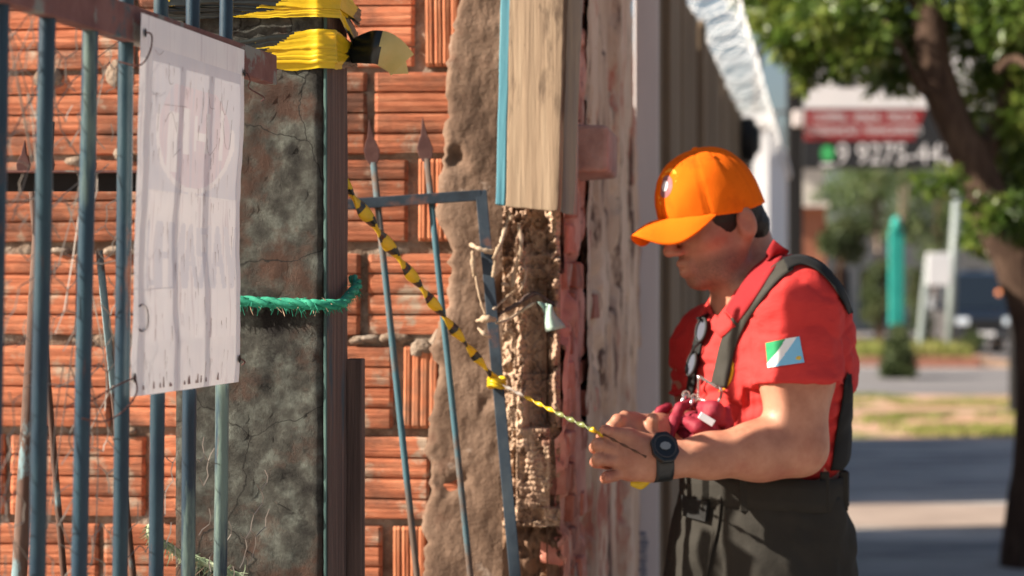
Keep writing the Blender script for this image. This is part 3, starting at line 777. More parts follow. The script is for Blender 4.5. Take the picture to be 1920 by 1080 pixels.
joint = {0: 783, 1: 693, 2: 770, 3: 680, 4: 742, 5: 812, 6: 722}   # a vertical joint per row (pixel column)
i0 = zrows.index(wz((bounds[0] + bounds[1]) / 2))
for r, z in enumerate(zrows):
    k = r - i0
    jx = wx(joint.get(k, 690 + (r * 97) % 120))
    ends = k in (0, 2, 4, 6) or (k > 6 and r % 2 == 0) or (k < 0 and r % 2 == 0)
    x = jx - .006
    while x > -2.3:                          # courses to the left of the joint
        lay(random.choice(full), x - BL / 2, z)
        x -= BL + random.uniform(.006, .012)
    x = jx + .008
    if ends:                                 # upright pieces beside the column
        lay(upr[r % 3], x + .036, z); lay(upr[(r + 1) % 3], x + .036 + .072, z, .01)
    elif k == 1:
        lay(full[0], x + BL / 2, z)
    elif k == 3:
        lay(full[1], x + BL / 2, z)
    elif k == 5:
        lay(half[0], x + .05, z)
    else:
        lay(half[1], x + .05, z); lay(half[0], x + .16, z)
# mortar behind and between the bricks
m = MB()
rows = []
nzr, nxr = 150, 150
for j in range(nzr + 1):
    z = -0.02 + 2.42 * j / nzr
    row = []
    for i in range(nxr + 1):
        x = -2.3 + 2.35 * i / nxr
        near = min(abs(z - (zr + pitch / 2)) for zr in zrows)
        sq = max(0, .010 - near) * .9
        n_ = fbm((x * 11, 5, z * 11), 1.0, 5)
        row.append((x, WD + wy(x) + .0125 - .009 * max(0, n_) - sq * (0.75 + .9 * n_), z))
    rows.append(row)
m.grid(rows).build('mortar', MT['mortar'], wall, smooth=True)
MB().box((-1.14, WD + wy(-1.14) + .09, 1.2), (1.16, .04, 1.2), (Vector((.9976, -.07, 0)), Vector((.07, .9976, 0)), Vector((0, 0, 1)))).build('wall_core', MT['mortar'], wall)
# mortar lumps that have squeezed out or broken off
for px, py, sx, sy in ((690, 635, 28, 9), (668, 640, 14, 8), (740, 635, 30, 12), (790, 655, 24, 18), (825, 640, 18, 22), (640, 815, 10, 8),
                       (130, 300, 20, 12), (205, 470, 24, 9), (100, 470, 20, 8), (80, 140, 30, 20), (210, 130, 25, 26), (225, 285, 20, 15), (150, 640, 22, 7), (60, 812, 20, 7), (230, 812, 18, 7)):
    V, F_ = [], []
    c_ = Vector((wx(px), WD + wy(wx(px)) + .004, wz(py)))
    nu, nv = 10, 7
    for v in range(nv + 1):
        for u in range(nu):
            th, ph = 2 * math.pi * u / nu, math.pi * v / nv
            d_ = Vector((math.sin(ph) * math.cos(th) * sx / SC, math.cos(ph) * .009, math.sin(ph) * math.sin(th) * sy / SC))
            d_ *= 1 + .45 * fbm(c_ * 30 + d_ * 60)
            V.append(c_ + d_)
    for v in range(nv):
        for u in range(nu):
            F_.append((v * nu + u, v * nu + (u + 1) % nu, (v + 1) * nu + (u + 1) % nu, (v + 1) * nu + u))
    mesh_obj('mortar_lump', V, F_, MT['mortar'], wall, smooth=True)

# ------------------------------------------------------------------ rough plastered pier right of the bricks
pier = thing('plaster_pier', (.0, 3.4, 0), 'rough brown plastered pier between the bricks and the timber boards', 'pier')
PD = 3.530
def edge_px(py):                            # ragged left edge of the plaster, photo pixel columns
    base = float(np.interp(py, [-400, 0, 100, 200, 300, 400, 470, 560, 640, 700, 800, 900, 1000, 1100, 2200], [878, 862, 838, 836, 832, 812, 848, 838, 812, 822, 802, 806, 792, 796, 790]))
    return base + 13 * fbm((0, 0, py * .022)) + 6 * fbm((3, 0, py * .08))
m = MB()
rows = []
sc = FPX / PD
NY, NX = 260, 44
for j in range(NY + 1):
    py = -420 + (2215 + 420) * j / NY
    z = CAMH - (py - HZ) / sc
    e = edge_px(py)
    row = [Vector(((e - 960) / sc + .004, WD + .045, z))]
    for i in range(NX + 1):
        px = e + (965 - e) * i / NX
        x = (px - 960) / sc
        n_ = fbm((x * 26, 0, z * 26), 1, 5) * .0028 + fbm((x * 7, 2, z * 7), 1, 3) * .0028
        pit = max(0, fbm((x * 9 + 4, 7, z * 9), 1, 3) - .46) * .04
        ed = -.010 * math.exp(-i / 1.6)
        row.append(Vector((x, PD - .10 * (x + .07) - n_ + pit - ed - .004, z)))
    rows.append(row)
m.grid(rows).build('plaster_face', MT['plaster'], pier, smooth=True)
# broken masonry core that shows under the boards
CD = 3.505
def core_h(px, py):
    """relief in metres towards the viewer"""
    g = lambda a, s: math.exp(-((px - a) / s) ** 2)
    n1 = fbm((px * .03, 1, py * .022), 1, 5); n2 = fbm((px * .09, 5, py * .07), 1, 4)
    cel = mnoise.cell(Vector((px * .055 + n1 * .8, 3.3, py * .038 + n2 * .5))) - .5; ce2 = mnoise.cell(Vector((px * .13 + n2, 7.3, py * .11 + n1))) - .5
    h = .006 + .007 * n1 + .003 * n2 + .007 * cel + .0025 * ce2
    if py < 800:
        h += .030 * g(978, 13) * (1 + .5 * n2) + .026 * g(1040, 9) * (1 + .9 * n1) - .020 * g(1012, 18) * (1 if py > 520 else .3 + .5 * n1)
        if py < 540: h += .022 * n1 + .008 * n2 + .008
        if 700 < py: h += .012
    elif py < 950:
        h += (.040 if 968 < px < 1032 else .012) + .0009 * math.sin(py * .65)
        if 1030 < px: h -= .02
    elif py < 985:
        h += .024 + .014 * n1
    else:
        h += -.01 + .008 * n1
    return h
def relief(name, pxa, pxb, pya, pyb, nx, ny, d0, fn, mat, parent):
    s_ = FPX / d0
    rws = []
    for j in range(ny + 1):
        py = pya + (pyb - pya) * j / ny
        rws.append([Vector(((px - 960) / s_, d0 - .10 * ((px - 960) / s_ - .03) - fn(px, py), CAMH - (py - HZ) / s_)) for px in [pxa + (pxb - pxa) * i / nx for i in range(nx + 1)]])
    return MB().grid(rws).build(name, mat, parent, smooth=True)
relief('masonry_core', 942, 1050, 386, 985, 72, 380, CD, core_h, MT['rubble'], pier)
relief('stained_base', 942, 1050, 984, 2200, 30, 200, CD, core_h, MT['rubble_low'], pier)
relief('upper_core', 942, 1050, -420, 388, 16, 60, CD + .01, lambda a, b: .004 * fbm((a * .05, 0, b * .05)), MT['rubble'], pier)
# loose fragments caught on the core
for k in range(14):
    px, py = random.uniform(950, 1046), random.uniform(410, 780)
    s_ = random.uniform(4, 10) / 1095
    c_ = P(px, py, CD - .10 * ((px - 960) / 1055 - .03) - core_h(px, py) - s_ * .3)
    V = []
    bm = bmesh.new(); bmesh.ops.create_icosphere(bm, subdivisions=1, radius=s_)
    for v in bm.verts:
        v.co = c_ + Vector((v.co.x * random.uniform(.6, 1.1), v.co.y * .8, v.co.z * random.uniform(.7, 1.5)))
    me = bpy.data.meshes.new('fragment'); bm.to_mesh(me); bm.free(); me.materials.append(MT['rubble'])
    o = bpy.data.objects.new('fragment', me); col.objects.link(o); attach(o, pier)

# ------------------------------------------------------------------ street side of the old wall, receding
MT['bare_brick'] = M('old_red_brick', [A(.30, .10, .075), A(.46, .18, .13), A(.60, .31, .24)], 16, rough=.95, bump=.7, bscale=60, bdist=.008, rnd=True, tone=.3, patch=(A(.50, .40, .33), 12, .56, .66))
side = thing('old_street_wall', (WX(4.0), 4.0, 0), 'flaking brown and red old wall running back along the street', 'wall')
sd = Vector((.158, 1, 0)).normalized(); sn = Vector((1, -.158, 0)).normalized()
c0 = Vector((WX(3.505), 3.505, 0))
def side_sheet(name, t0, t1, z0, z1, nt, nz_, fn, mat):
    rws = []
    for j in range(nz_ + 1):
        z = z0 + (z1 - z0) * j / nz_
        rws.append([c0 + sd * t + sn * fn(t, z) + Vector((0, 0, z)) for t in [t0 + (t1 - t0) * i / nt for i in range(nt + 1)]])
    return MB().grid(rws).build(name, mat, side, smooth=True)
def chipped(t, z, ft, fz, seed, thick):
    """a layer of render that has flaked off in places, with sharp broken edges"""
    n_ = fbm((t * ft, seed, z * fz), 1, 5)
    step = max(0.0, min(1.0, (n_ + .06) / .05))
    return thick * step + .006 * fbm((t * 14, seed + 3, z * 9), 1, 4)
side_sheet('red_render', -.012, .30, -.01, 2.6, 40, 300, lambda t, z: -.006 + chipped(t, z, 7, 5, 2.0, .016), MT['red_render'])
side_sheet('old_render', .29, 1.38, -.01, 2.6, 90, 240, lambda t, z: -.004 + chipped(t, z, 4.5, 1.7, 9.0, .020), MT['old_side'])
z = .05
k = 0
while z < 2.5:                               # brick courses that show where the render is gone
    t = -.006 + (.04 if k % 2 else 0)
    while t < .42:
        w_ = random.uniform(.07, .12)
        if random.random() < .72:
            pr_ = random.uniform(-.002, .012)
            MB().box(c0 + sd * (t + w_ / 2) + sn * (pr_ - .02) + Vector((0, 0, z + random.uniform(-.003, .003))), (w_ / 2 - .006, .022, .024), (sd, sn, Vector((0, 0, 1))), jit=.004).build('bare_brick', MT['bare_brick'], side, bevel=.004)
        t += w_
    z += .062; k += 1
# a brick left sticking out of it, and some bare bricks in the bare strip
def side_box(name, t, z, ht, hz, out, mat, rot=0.0, bevel=.006):
    a = sd * math.cos(rot) + Vector((0, 0, 1)) * math.sin(rot); u = Vector((0, 0, 1)) * math.cos(rot) - sd * math.sin(rot)
    c_ = c0 + sd * t + sn * (out - .03) + Vector((0, 0, z))
    return MB().box(c_, (ht, .03 + .0, hz), (a, sn, u), jit=.003).build(name, MT[mat], side, bevel=bevel)
MT['pink_block'] = M('dusty_pink_block', [A(.26, .15, .13), A(.40, .25, .21), A(.50, .33, .28)], 18, rough=.95, bump=.6, bscale=60, bdist=.006)
z_blk = py2z(286, 3.65)
MB().box(c0 + sd * .16 + sn * .034 + Vector((0, 0, z_blk)), (.11, .045, .045), (sd, sn, Vector((0, 0, 1))), jit=.004).build('projecting_brick', MT['pink_block'], side, bevel=.008)
MB().grid([[c0 + sd * t + sn * -.02 + Vector((0, 0, z)) for t in (-.02, 1.38)] for z in (0, 2.6)]).build('wall_back', MT['rubble_low'], side)

# ------------------------------------------------------------------ boards nailed over the pier
def board(name, corners, th, mat, label, cat='board', d=3.30, nx=8, nz_=60, rough_=.0012, group=None, yaw=.16):
    """corners: pixel top-left, top-right, bottom-right, bottom-left"""
    tl, tr, br, bl = [P(x, y, d) for x, y in corners]
    rws = []
    for j in range(nz_ + 1):
        v = j / nz_
        a = tl.lerp(bl, v); b = tr.lerp(br, v)
        w_ = .0016 * fbm((0, 0, a.z * 9))
        row = []
        for i in range(nx + 1):
            u = i / nx
            p = a.lerp(b, u) + Vector((w_ * (1 if u in (0, 1) else 0), -rough_ * fbm((a.x * 30 + u * 5, 2, a.z * 2)), 0))
            if j == nz_: p.z += .003 * fbm((p.x * 70, 0, 1))
            row.append(p)
        rws.append(row)
    xm = (tl.x + br.x) / 2
    for row in rws:
        for p in row: p.y -= yaw * (p.x - xm)
    o = MB().grid(rws[::-1]).build(name, mat)
    solid(o, th, -1.0)
    md = o.modifiers.new('bevel', 'BEVEL'); md.width = .002; md.segments = 2; md.limit_method = 'ANGLE'; md.angle_limit = 1.0
    return tag(o, label, cat, group)
board('timber_board', [(962, -460), (1071, -460), (1046, 397), (948, 387)], .028, MT['wood'], 'wide weathered timber board nailed over the top of the pier', d=3.415, yaw=.30)
board('timber_batten', [(1074, -460), (1110, -460), (1076, 402), (1049, 397)], .045, MT['wood_grey'], 'narrow grey timber batten along the right of the wide board', d=3.425, nx=4)
board('blue_lath', [(950, -460), (972, -460), (946, 386), (929, 383)], .02, MT['wood_blue'], 'thin blue painted lath along the left of the wide board', d=3.43, nx=3)
# ------------------------------------------------------------------ white pole and board fence
pole = thing('white_pole', (WX(4.9) + .03, 4.9, 0), 'square off-white pole standing between the old wall and the fence', 'pole')
pc = P(1212, 552, 4.9)
MB().box((pc.x, 4.9, 1.45), (.029, .03, 1.45)).build('shaft', MT['white_metal'], pole, bevel=.004)
MT['pole_print'] = M('pole_print_blue', [A(.10, .13, .20)], rough=.6, bump=0)
pm_ = MB()
for k in range(11):
    pm_.box((px2x(1206, 4.87) + random.uniform(-.003, .003), 4.8690, py2z(1000 + k * 8.5, 4.87)), (random.uniform(.006, .011), .0006, random.uniform(.0025, .004)))
pm_.build('printed_mark', MT['pole_print'], pole)
fence = thing('board_fence', (WX(8), 8, 0), 'tall brown fence of upright boards running back along the street', 'fence')
t = 5.3
k = 0
while t < 12.45:
    w_ = random.uniform(.13, .24)
    out = random.choice((0, .004, .007))
    if k in (1, 9): out = .03
    c_ = Vector((WX(t + w_ / 2) + out, t + w_ / 2, 1.235))
    MB().box(c_, (w_ / 2 - .004, .018, 1.235 + random.uniform(-.012, .012)), (sd, sn, Vector((0, 0, 1)))).build('board', MT['board'], fence, bevel=.004)
    t += w_; k += 1
MB().box(Vector((WX(8.8) - .035, 8.8, 1.2)), (3.53, .006, 1.2), (sd, sn, Vector((0, 0, 1)))).build('backing_sheet', MT['board'], fence)  # added behind the boards, stops sunlight slipping through the gaps
for z in (.5, 2.1):
    MB().box(Vector((WX(8.8) - .07, 8.8, z)), (3.4, .02, .045), (sd, sn, Vector((0, 0, 1)))).build('back_rail', MT['board'], fence)
nw = thing('white_boundary_wall', (WX(15), 15, 0), 'whitewashed boundary wall beyond the board fence', 'wall')
MB().box(Vector((WX(17.2), 17.2, 1.35)), (3.3, .09, 1.35), (sd, sn, Vector((0, 0, 1)))).build('wall', MT['white_wall'], nw, bevel=.01)
MB().box(Vector((WX(17.2), 17.2, 2.74)), (3.35, .13, .036), (sd, sn, Vector((0, 0, 1)))).build('coping', MT['white_wall'], nw, bevel=.01)
# black wheel-like shape fixed on the fence, seen edge on
lp = thing('bulkhead_lamp', Vector((WX(10.6) + .08, 10.6, py2z(262, 10.6))), 'black round bulkhead lamp fixed to the far end of the fence', 'lamp')
MB().tube([Vector((WX(10.6) + .02, 10.6, py2z(262, 10.6))), Vector((WX(10.6) + .10, 10.59, py2z(262, 10.6)))], .12, 20).build('housing', MT['black'], lp, bevel=.02)
MB().tube([Vector((WX(10.6) + .10, 10.59, py2z(262, 10.6))), Vector((WX(10.6) + .125, 10.585, py2z(262, 10.6)))], [.09, .06], 20).build('lens', MT['glass'], lp)
# coil of razor wire on the fence top
rz = MB()
pts = []
turns, per = 60, 20
for i in range(turns * per):
    a = 2 * math.pi * i / per
    t = 5.6 + (15.5 - 5.6) * i / (turns * per)
    R_ = .10 + .006 * fbm((t * 3, 0, 0))
    c_ = Vector((WX(t) + .06, t, 2.575 + .03 * fbm((t, 3, 0))))
    pts.append(c_ + sn * R_ * math.cos(a) + Vector((0, 0, R_ * math.sin(a))) + sd * .03 * math.sin(a + t * .7))
rz.tube(pts, .0026, 3)
o = rz.build('razor_wire_coil', MT['razor'])
tag(o, 'dense silver coil of razor wire along the top of the fence', 'razor wire')
# ------------------------------------------------------------------ foreground blue gate
GK = 3650.0
def gd(px): return GK / (1800.0 - px)         # distance of the gate plane at a pixel column
ga, gb = P(15, 552, gd(15)), P(432, 552, gd(432))
gdir = (gb - ga); gdir.z = 0; gdir.normalize()
gnor = Vector((gdir.y, -gdir.x, 0))           # towards the camera side
gate = thing('blue_bar_gate', Vector((ga.x, ga.y, 0)), 'blue round-bar metal gate with rusty top rail in the left foreground', 'gate')
bars = [(-180, -202), (-78, -96), (22, 4), (109, 90), (189, 168), (256, 244), (320, 311), (379, 370), (441, 430)]
for i, (pt, pb) in enumerate(bars):
    d_ = gd((pt + pb) / 2)
    top = P(pt, 50, d_); bot = P(pb, 1080, d_)
    dv = (top - bot) / (top.z - bot.z)
    a = bot + dv * (.08 - bot.z); b = bot + dv * (2.12 - bot.z)
    off = gnor * -.013
    n = 14
    MB().tube([a.lerp(b, k / n) + off + Vector((.0012 * fbm((i, 0, k * .6)), 0, 0)) for k in range(n + 1)], .0092, 14).build('bar', MT['bar_blue'], gate, smooth=True)
def gp_(s, z, o=0.0): return ga + gdir * s + gnor * o + Vector((0, 0, z - ga.z))
s_end = (P(516, 140, gd(512)) - ga).dot(gdir)
for z, nm in ((1.822, 'top_rail'), (.22, 'bottom_rail')):
    c_ = (gp_(-.5, z, -.004) + gp_(s_end, z, -.004)) / 2
    MB().box(c_, ((s_end + .5) / 2, .010, .0215), (gdir, gnor, Vector((0, 0, 1)))).build(nm, MT['rail_rust'], gate, bevel=.002)
MB().box(gp_(-.5, 1.1, 0), (.015, .02, 1.05), (gdir, gnor, Vector((0, 0, 1)))).build('hinge_stile', MT['bar_blue'], gate, bevel=.002)
# loose hexagonal netting wired to the back of the bars
wm = MB()
def gpw(s, z):
    o = -.032 + .012 * fbm((s * 6, 1, z * 6))
    return gp_(s + .012 * fbm((s * 9, 4, z * 9)), z + .012 * fbm((s * 9, 8, z * 9)), o)
hx, hz_ = .048, .042
S_SH = (P(262, 552, gd(262)) - ga).dot(gdir)
for r in range(-1, 34):
    for c in range(-3, 20):
        s0 = c * hx + (hx / 2 if r % 2 else 0); z0 = .72 + r * hz_ * .78
        if random.random() < .26: continue
        if s0 > S_SH and (z0 > 1.30 or random.random() < .55): continue      # the sheet hangs here
        A_, B_, C_ = gpw(s0, z0), gpw(s0 + hx / 2, z0 + hz_ * .28), gpw(s0 + hx / 2, z0 + hz_ * .78)
        D_ = gpw(s0 - hx / 2, z0 + hz_ * .28)
        for q in ((A_, B_), (B_, C_), (A_, D_)):
            if random.random() < .8:
                mid_ = (q[0] + q[1]) / 2 + gnor * random.uniform(-.003, .003)
                wm.tube([q[0], mid_, q[1]], .0008, 3, caps=False)
for k in range(26):                            # strands that have come away
    s0, z0 = random.uniform(-.1, .30), random.uniform(.95, 1.75)
    q = [gpw(s0 + random.uniform(-.05, .05) * j + .02 * j, z0 + random.uniform(-.06, .05) * j) + gnor * random.uniform(-.02, .01) for j in range(5)]
    wm.tube(spline(q, 14), .0008, 3, caps=False)
o = wm.build('wire_netting', MT['wire'], gate)
o['kind'] = 'stuff'

# ------------------------------------------------------------------ translucent sheet hung on the gate (seen from its back)
sg = [(253, 24), (448, 94), (436, 716), (232, 744)]
def sgd(u): return float(np.interp(u, [0, 1], [gd(258), gd(458)])) - .03
def sheet_pt(u, v, o=0.0):
    d_ = 1 / ((1 - u) / sgd(0) + u / sgd(1))
    tx = sg[0][0] + (sg[1][0] - sg[0][0]) * u; ty = sg[0][1] + (sg[1][1] - sg[0][1]) * u
    bx_ = sg[3][0] + (sg[2][0] - sg[3][0]) * u; by_ = sg[3][1] + (sg[2][1] - sg[3][1]) * u
    a, b = P(tx, ty, d_), P(bx_, by_, d_)
    p = a.lerp(b, v)
    wav = .004 * math.sin(v * 7 + u * 2) * math.sin(u * math.pi) + .003 * fbm((u * 2.2, 0, v * 3.0))
    return p + gnor * (wav * min(1, v * 3 + .15) + .008 + o)
ban = thing('hanging_sheet', sheet_pt(.5, 1), 'stained translucent white plastic sheet wired to the blue gate', 'sheet')
# mirrored capitals that show through from the front
GL = {'V': [((0, 0), (.5, 1)), ((1, 0), (.5, 1))], 'A': [((0, 1), (.5, 0)), ((1, 1), (.5, 0)), ((.22, .62), (.78, .62))], 'R': [((0, 0), (0, 1)), ((0, .06), (.95, .06)), ((.95, .04), (.95, .46)), ((0, .46), (.95, .46)), ((.4, .5), (1, 1))],
      'N': [((0, 0), (0, 1)), ((0, 0), (1, 1)), ((1, 0), (1, 1))], 'H': [((0, 0), (0, 1)), ((1, 0), (1, 1)), ((0, .5), (1, .5))], 'I': [((.5, 0), (.5, 1))], 'U': [((0, 0), (0, 1)), ((1, 0), (1, 1)), ((0, .95), (1, .95))]}
SEG = []
for k, ch in enumerate('VARANHU'):
    uc = .965 - k * .122
    for a, b in GL[ch]:
        SEG.append((uc - a[0] * .095, .545 + a[1] * .165, uc - b[0] * .095, .545 + b[1] * .165))
def printed(u, v):
    """which print covers this spot of the sheet: 0 bare, 1 grey field, 2 white field, 3 pink, 4 white rim"""
    r = math.hypot((u - .54) / .37, (v - .285) / .165)
    if r < .93 and v > .16:
        for (u0, u1, v0, v1) in ((.28, .38, .235, .40), (.43, .50, .22, .345), (.55, .575, .23, .33), (.66, .695, .22, .33), (.78, .82, .20, .345), (.575, .66, .275, .30)):
            if u0 < u < u1 and v0 < v < v1: return 4
        return 3
    if .93 <= r < 1.02 and v > .25: return 4
    if .12 < u < .97 and .075 < v < .455: return 1
    if .13 < u < .97 and .457 <= v < .86:
        for u0, v0, u1, v1 in SEG:
            du, dv = u1 - u0, (v1 - v0) * 2.6
            t_ = max(0, min(1, ((u - u0) * du + (v - v0) * 2.6 * dv) / (du * du + dv * dv)))
            if math.hypot(u - u0 - t_ * du, (v - v0) * 2.6 - t_ * dv) < .021: return 1
        return 2
    return 0
NU, NV = 120, 220
rows = [[sheet_pt(u / NU, v / NV) for u in range(NU + 1)] for v in range(NV + 1)]
m = MB().grid(rows[::-1])
fm = [printed((i + .5) / NU, 1 - (j + .5) / NV) for j in range(NV) for i in range(NU)]
m.build('sheet', None, ban, smooth=True, mats=[MT['sheet'], MT['print_grey'], MT['sheet_white'], MT['print_pink'], MT['sheet_white']], fmat=fm)
# small dark letter near the left edge
m = MB()
arc = [sheet_pt(.085 + .055 * math.cos(a), .795 + .036 * math.sin(a), .0016) for a in np.linspace(-2.2, 2.2, 16)]
m.tube(arc, .0011, 4, flat=.3); m.build('small_letter', MT['print_dark'], ban)
# scribbled pen strokes and dribbles
strokes = [[(.13, .085), (.17, .095), (.21, .083)], [(.27, .11), (.265, .145), (.28, .165), (.31, .160)], [(.60, .15), (.61, .19), (.60, .25)], [(.66, .17), (.68, .20), (.72, .20)], [(.78, .15), (.79, .19), (.82, .21), (.84, .165)],
           [(.11, .205), (.18, .198)], [(.18, .225), (.17, .30)], [(.22, .225), (.45, .215)], [(.65, .22), (.66, .29), (.69, .335), (.74, .31)], [(.80, .23), (.83, .30), (.87, .30), (.88, .22)], [(.33, .36), (.40, .335)], [(.24, .27), (.30, .24), (.36, .29)]]
for st in strokes:
    MB().tube(spline([sheet_pt(u, v, .0012) for u, v in st], 10), .00022, 3).build('pen_stroke', MT['stain'], ban)
sm = MB()
for _ in range(150):
    u, v = random.uniform(.1, .95), random.uniform(.1, .95)
    L_ = random.uniform(.008, .05)
    w_ = random.uniform(.0015, .004)
    sm.add([sheet_pt(u, v, .0010), sheet_pt(u + w_, v, .0010), sheet_pt(u + w_ * .6, v + L_, .0010), sheet_pt(u + w_ * .3, v + L_, .0010)], [(0, 1, 2, 3)])
for _ in range(16):
    u = random.uniform(.1, .8); L_ = random.uniform(.008, .03); v = .985 - L_
    sm.add([sheet_pt(u, v, .0010), sheet_pt(u + .006, v, .0010), sheet_pt(u + .012, v + L_, .0010), sheet_pt(u - .003, v + L_, .0010)], [(0, 1, 2, 3)])
o = sm.build('rust_dribbles', MT['stain'], ban); o['kind'] = 'stuff'
# wire ties through the corner holes
for q, h_ in (([sheet_pt(.02, .05, .004), sheet_pt(.045, .055, .008), sheet_pt(.02, .10, .010), sheet_pt(-.03, .14, .004), sheet_pt(-.05, .13, -.02)], (.03, .05)),
              ([sheet_pt(1.0, .07, .004), sheet_pt(1.02, .09, .006), sheet_pt(1.05, .11, 0), sheet_pt(1.09, .135, .016), sheet_pt(1.06, .15, .016)], (.99, .07)),
              ([sheet_pt(.02, .955, .004), sheet_pt(.0, .99, .008), sheet_pt(-.12, 1.03, .01), sheet_pt(-.3, 1.05, .01), sheet_pt(-.36, 1.04, -.01)], (.025, .95)),
              ([sheet_pt(.03, .95, .003), sheet_pt(-.15, .965, .004), sheet_pt(-.28, 1.0, -.01)], (.028, .953)),
              ([sheet_pt(.985, .93, .004), sheet_pt(1.01, .94, .006), sheet_pt(1.02, .95, 0)], (.985, .93))):
    MB().tube(spline(q, 14), .0011, 5).build('wire_tie', MT['spear'], ban)
    MB().add([sheet_pt(h_[0] + .012 * math.cos(a), h_[1] + .012 * math.sin(a), .0022) for a in np.linspace(0, 6.28, 11)[:-1]], [tuple(range(10))]).build('eyelet', MT['black'], ban)

# ------------------------------------------------------------------ concrete post with timber on its side
q0 = P(603, 552, 2.92); q0.z = 0             # front right corner
rdir = Vector((.104, .9945, 0)); fdir = Vector((.9945, -.104, 0))
PW = .222
def post_pt(s, z, o=0.0):                    # s runs along the front face from its left edge, then round the corner
    if s <= PW: return q0 + fdir * (s - PW) + rdir * -o + Vector((0, 0, z))
    return q0 + rdir * (s - PW) + fdir * o + Vector((0, 0, z))
post = thing('concrete_post', q0, 'mouldy green-brown concrete gate post with dark timber on its side', 'post')
rows = []
for j in range(221):
    z = 2.35 * j / 220
    row = [q0 + fdir * -PW + rdir * .165 + Vector((0, 0, z))]
    for i in range(31):
        s = PW * i / 30
        n_ = .0035 * fbm((s * 14, 0, z * 14), 1, 5) + .0025 * fbm((s * 50, 3, z * 50), 1, 3)
        e = -.004 if i in (0, 30) else 0
        row.append(post_pt(s, z, n_ + e))
    row.append(q0 + fdir * -.001 + rdir * .165 + Vector((0, 0, z)))
    rows.append(row)
MB().grid(rows).build('concrete', MT['concrete_post'], post, smooth=True)
MB().grid([[q0 + fdir * -PW + Vector((0, 0, 2.35)), q0 + Vector((0, 0, 2.35))], [q0 + fdir * -PW + rdir * .165 + Vector((0, 0, 2.35)), q0 + rdir * .165 + Vector((0, 0, 2.35))]]).build('top_face', MT['concrete_post'], post)
c_ = q0 + fdir * .0045 + rdir * .006
MB().box(c_ + Vector((0, 0, 1.17)), (.0022, .003, 1.17), (fdir, rdir, Vector((0, 0, 1)))).build('painted_edge', MT['paint_edge'], post, bevel=.001)
rows = []
for j in range(81):
    z = 2.33 * j / 80
    rows.append([q0 + fdir * (.0105 + .002 * fbm((i * .8, 0, z * 4)) + (-.004 if i in (0, 12) else 0)) + rdir * (.012 + .150 * i / 12) + Vector((0, 0, z)) for i in range(13)])
o = MB().grid(rows).build('side_timber', MT['wood_dark'], post, smooth=False); solid(o, .008, -1)
z_t = py2z(672, 3.08)
MB().box(q0 + fdir * .022 + rdir * .158 + Vector((0, 0, z_t / 2)), (.012, .016, z_t / 2), (fdir, rdir, Vector((0, 0, 1)))).build('timber_offcut', MT['wood_dark'], post, bevel=.002)

# ------------------------------------------------------------------ caution tape wound round the post
tape = thing('wound_tape', post_pt(PW, 1.85), 'yellow and black caution tape wound round the top of the post', 'tape')
def wrap_band(za, zb, zc, width, off, phase, per, name='wrap'):
    """a wrinkled strip from the left of the front face, round the corner and along the side"""
    n, w_ = 110, 9
    V, Fc, mi = [], [], []
    for i in range(n + 1):
        s = -.02 + (PW + .19) * i / n
        zz = float(np.interp(s, [-.02, PW, PW + .17], [za, zb, zc]))
        for j in range(w_ + 1):
            f = j / w_ - .5
            o_ = off + .0016 * fbm((s * 9, off * 900, f * 16)) + .0007 * math.sin(f * 19 + off * 400)
            cor = math.exp(-((s - PW) / .012) ** 2) * .004
            z = zz + f * width * (1 - .25 * math.sin(s * 21 + phase)) + .002 * fbm((s * 30, 1, off * 700))
            if s <= PW: p = post_pt(s, z, o_ + cor)
            else: p = q0 + rdir * (s - PW) + fdir * (.016 + o_) + Vector((0, 0, z))
            V.append(p)
    for i in range(n):
        s = -.02 + (PW + .19) * (i + .5) / n
        for j in range(w_):
            Fc.append((i * (w_ + 1) + j, (i + 1) * (w_ + 1) + j, (i + 1) * (w_ + 1) + j + 1, i * (w_ + 1) + j + 1))
            st = ((s - .11 - .045 * (j / w_) - .25 * (zz - 1.86) + phase) / per) % 1.0
            mi.append(0 if st < .5 else 1)
    o = mesh_obj(name, V, Fc, None, tape, smooth=True, mats=[MT['tape_y'], MT['tape_k']], fmat=mi)
    return o
def pz(py, d=2.92): return py2z(py, d)
for k, (a, b, c, w_, ph) in enumerate(((122, 96, 106, .042, .095), (106, 86, 98, .036, .10), (96, 74, 92, .024, .112), (116, 106, 116, .016, .128),
                                       (22, 10, 66, .022, .30), (10, 16, 90, .014, .26), (2, 4, 40, .020, .32), (30, 26, 110, .010, .05), (-10, -8, 30, .03, .2))):
    wrap_band(pz(a), pz(b), pz(c, 3.06), w_, .0032 + .0011 * k, .03 * math.sin(k * 2.1), .34)
# loose tail that sticks out to the right
tl = [(648, 100, 3.05), (672, 92, 3.03), (700, 88, 3.01), (722, 92, 3.02), (740, 104, 3.04), (755, 122, 3.06)]
path = spline([P(*q) for q in tl], 24)
wd = spline([Vector((0, .1, .3)), Vector((.1, .1, 1)), Vector((.15, .05, 1)), Vector((.3, -.1, 1)), Vector((.55, -.1, .8)), Vector((.75, 0, .7))], 24)
ww = [float(np.interp(i / 24, [0, .12, .35, .6, 1], [.006, .02, .026, .026, .024])) for i in range(25)]
V, Fc, mi = [], [], []
for i in range(25):
    for j in range(5):
        f = j / 2 - 1
        V.append(path[i] + wd[i].normalized() * ww[i] * f + Vector((0, -.012 * (1 - f * f), 0)))
for i in range(24):
    for j in range(4):
        Fc.append((i * 5 + j, i * 5 + 5 + j, i * 5 + 6 + j, i * 5 + 1 + j)); mi.append(1 if i < 13 - j * .5 else 0)
mesh_obj('loose_tail', V, Fc, None, tape, smooth=True, mats=[MT['tape_pale'], MT['tape_k']], fmat=mi)
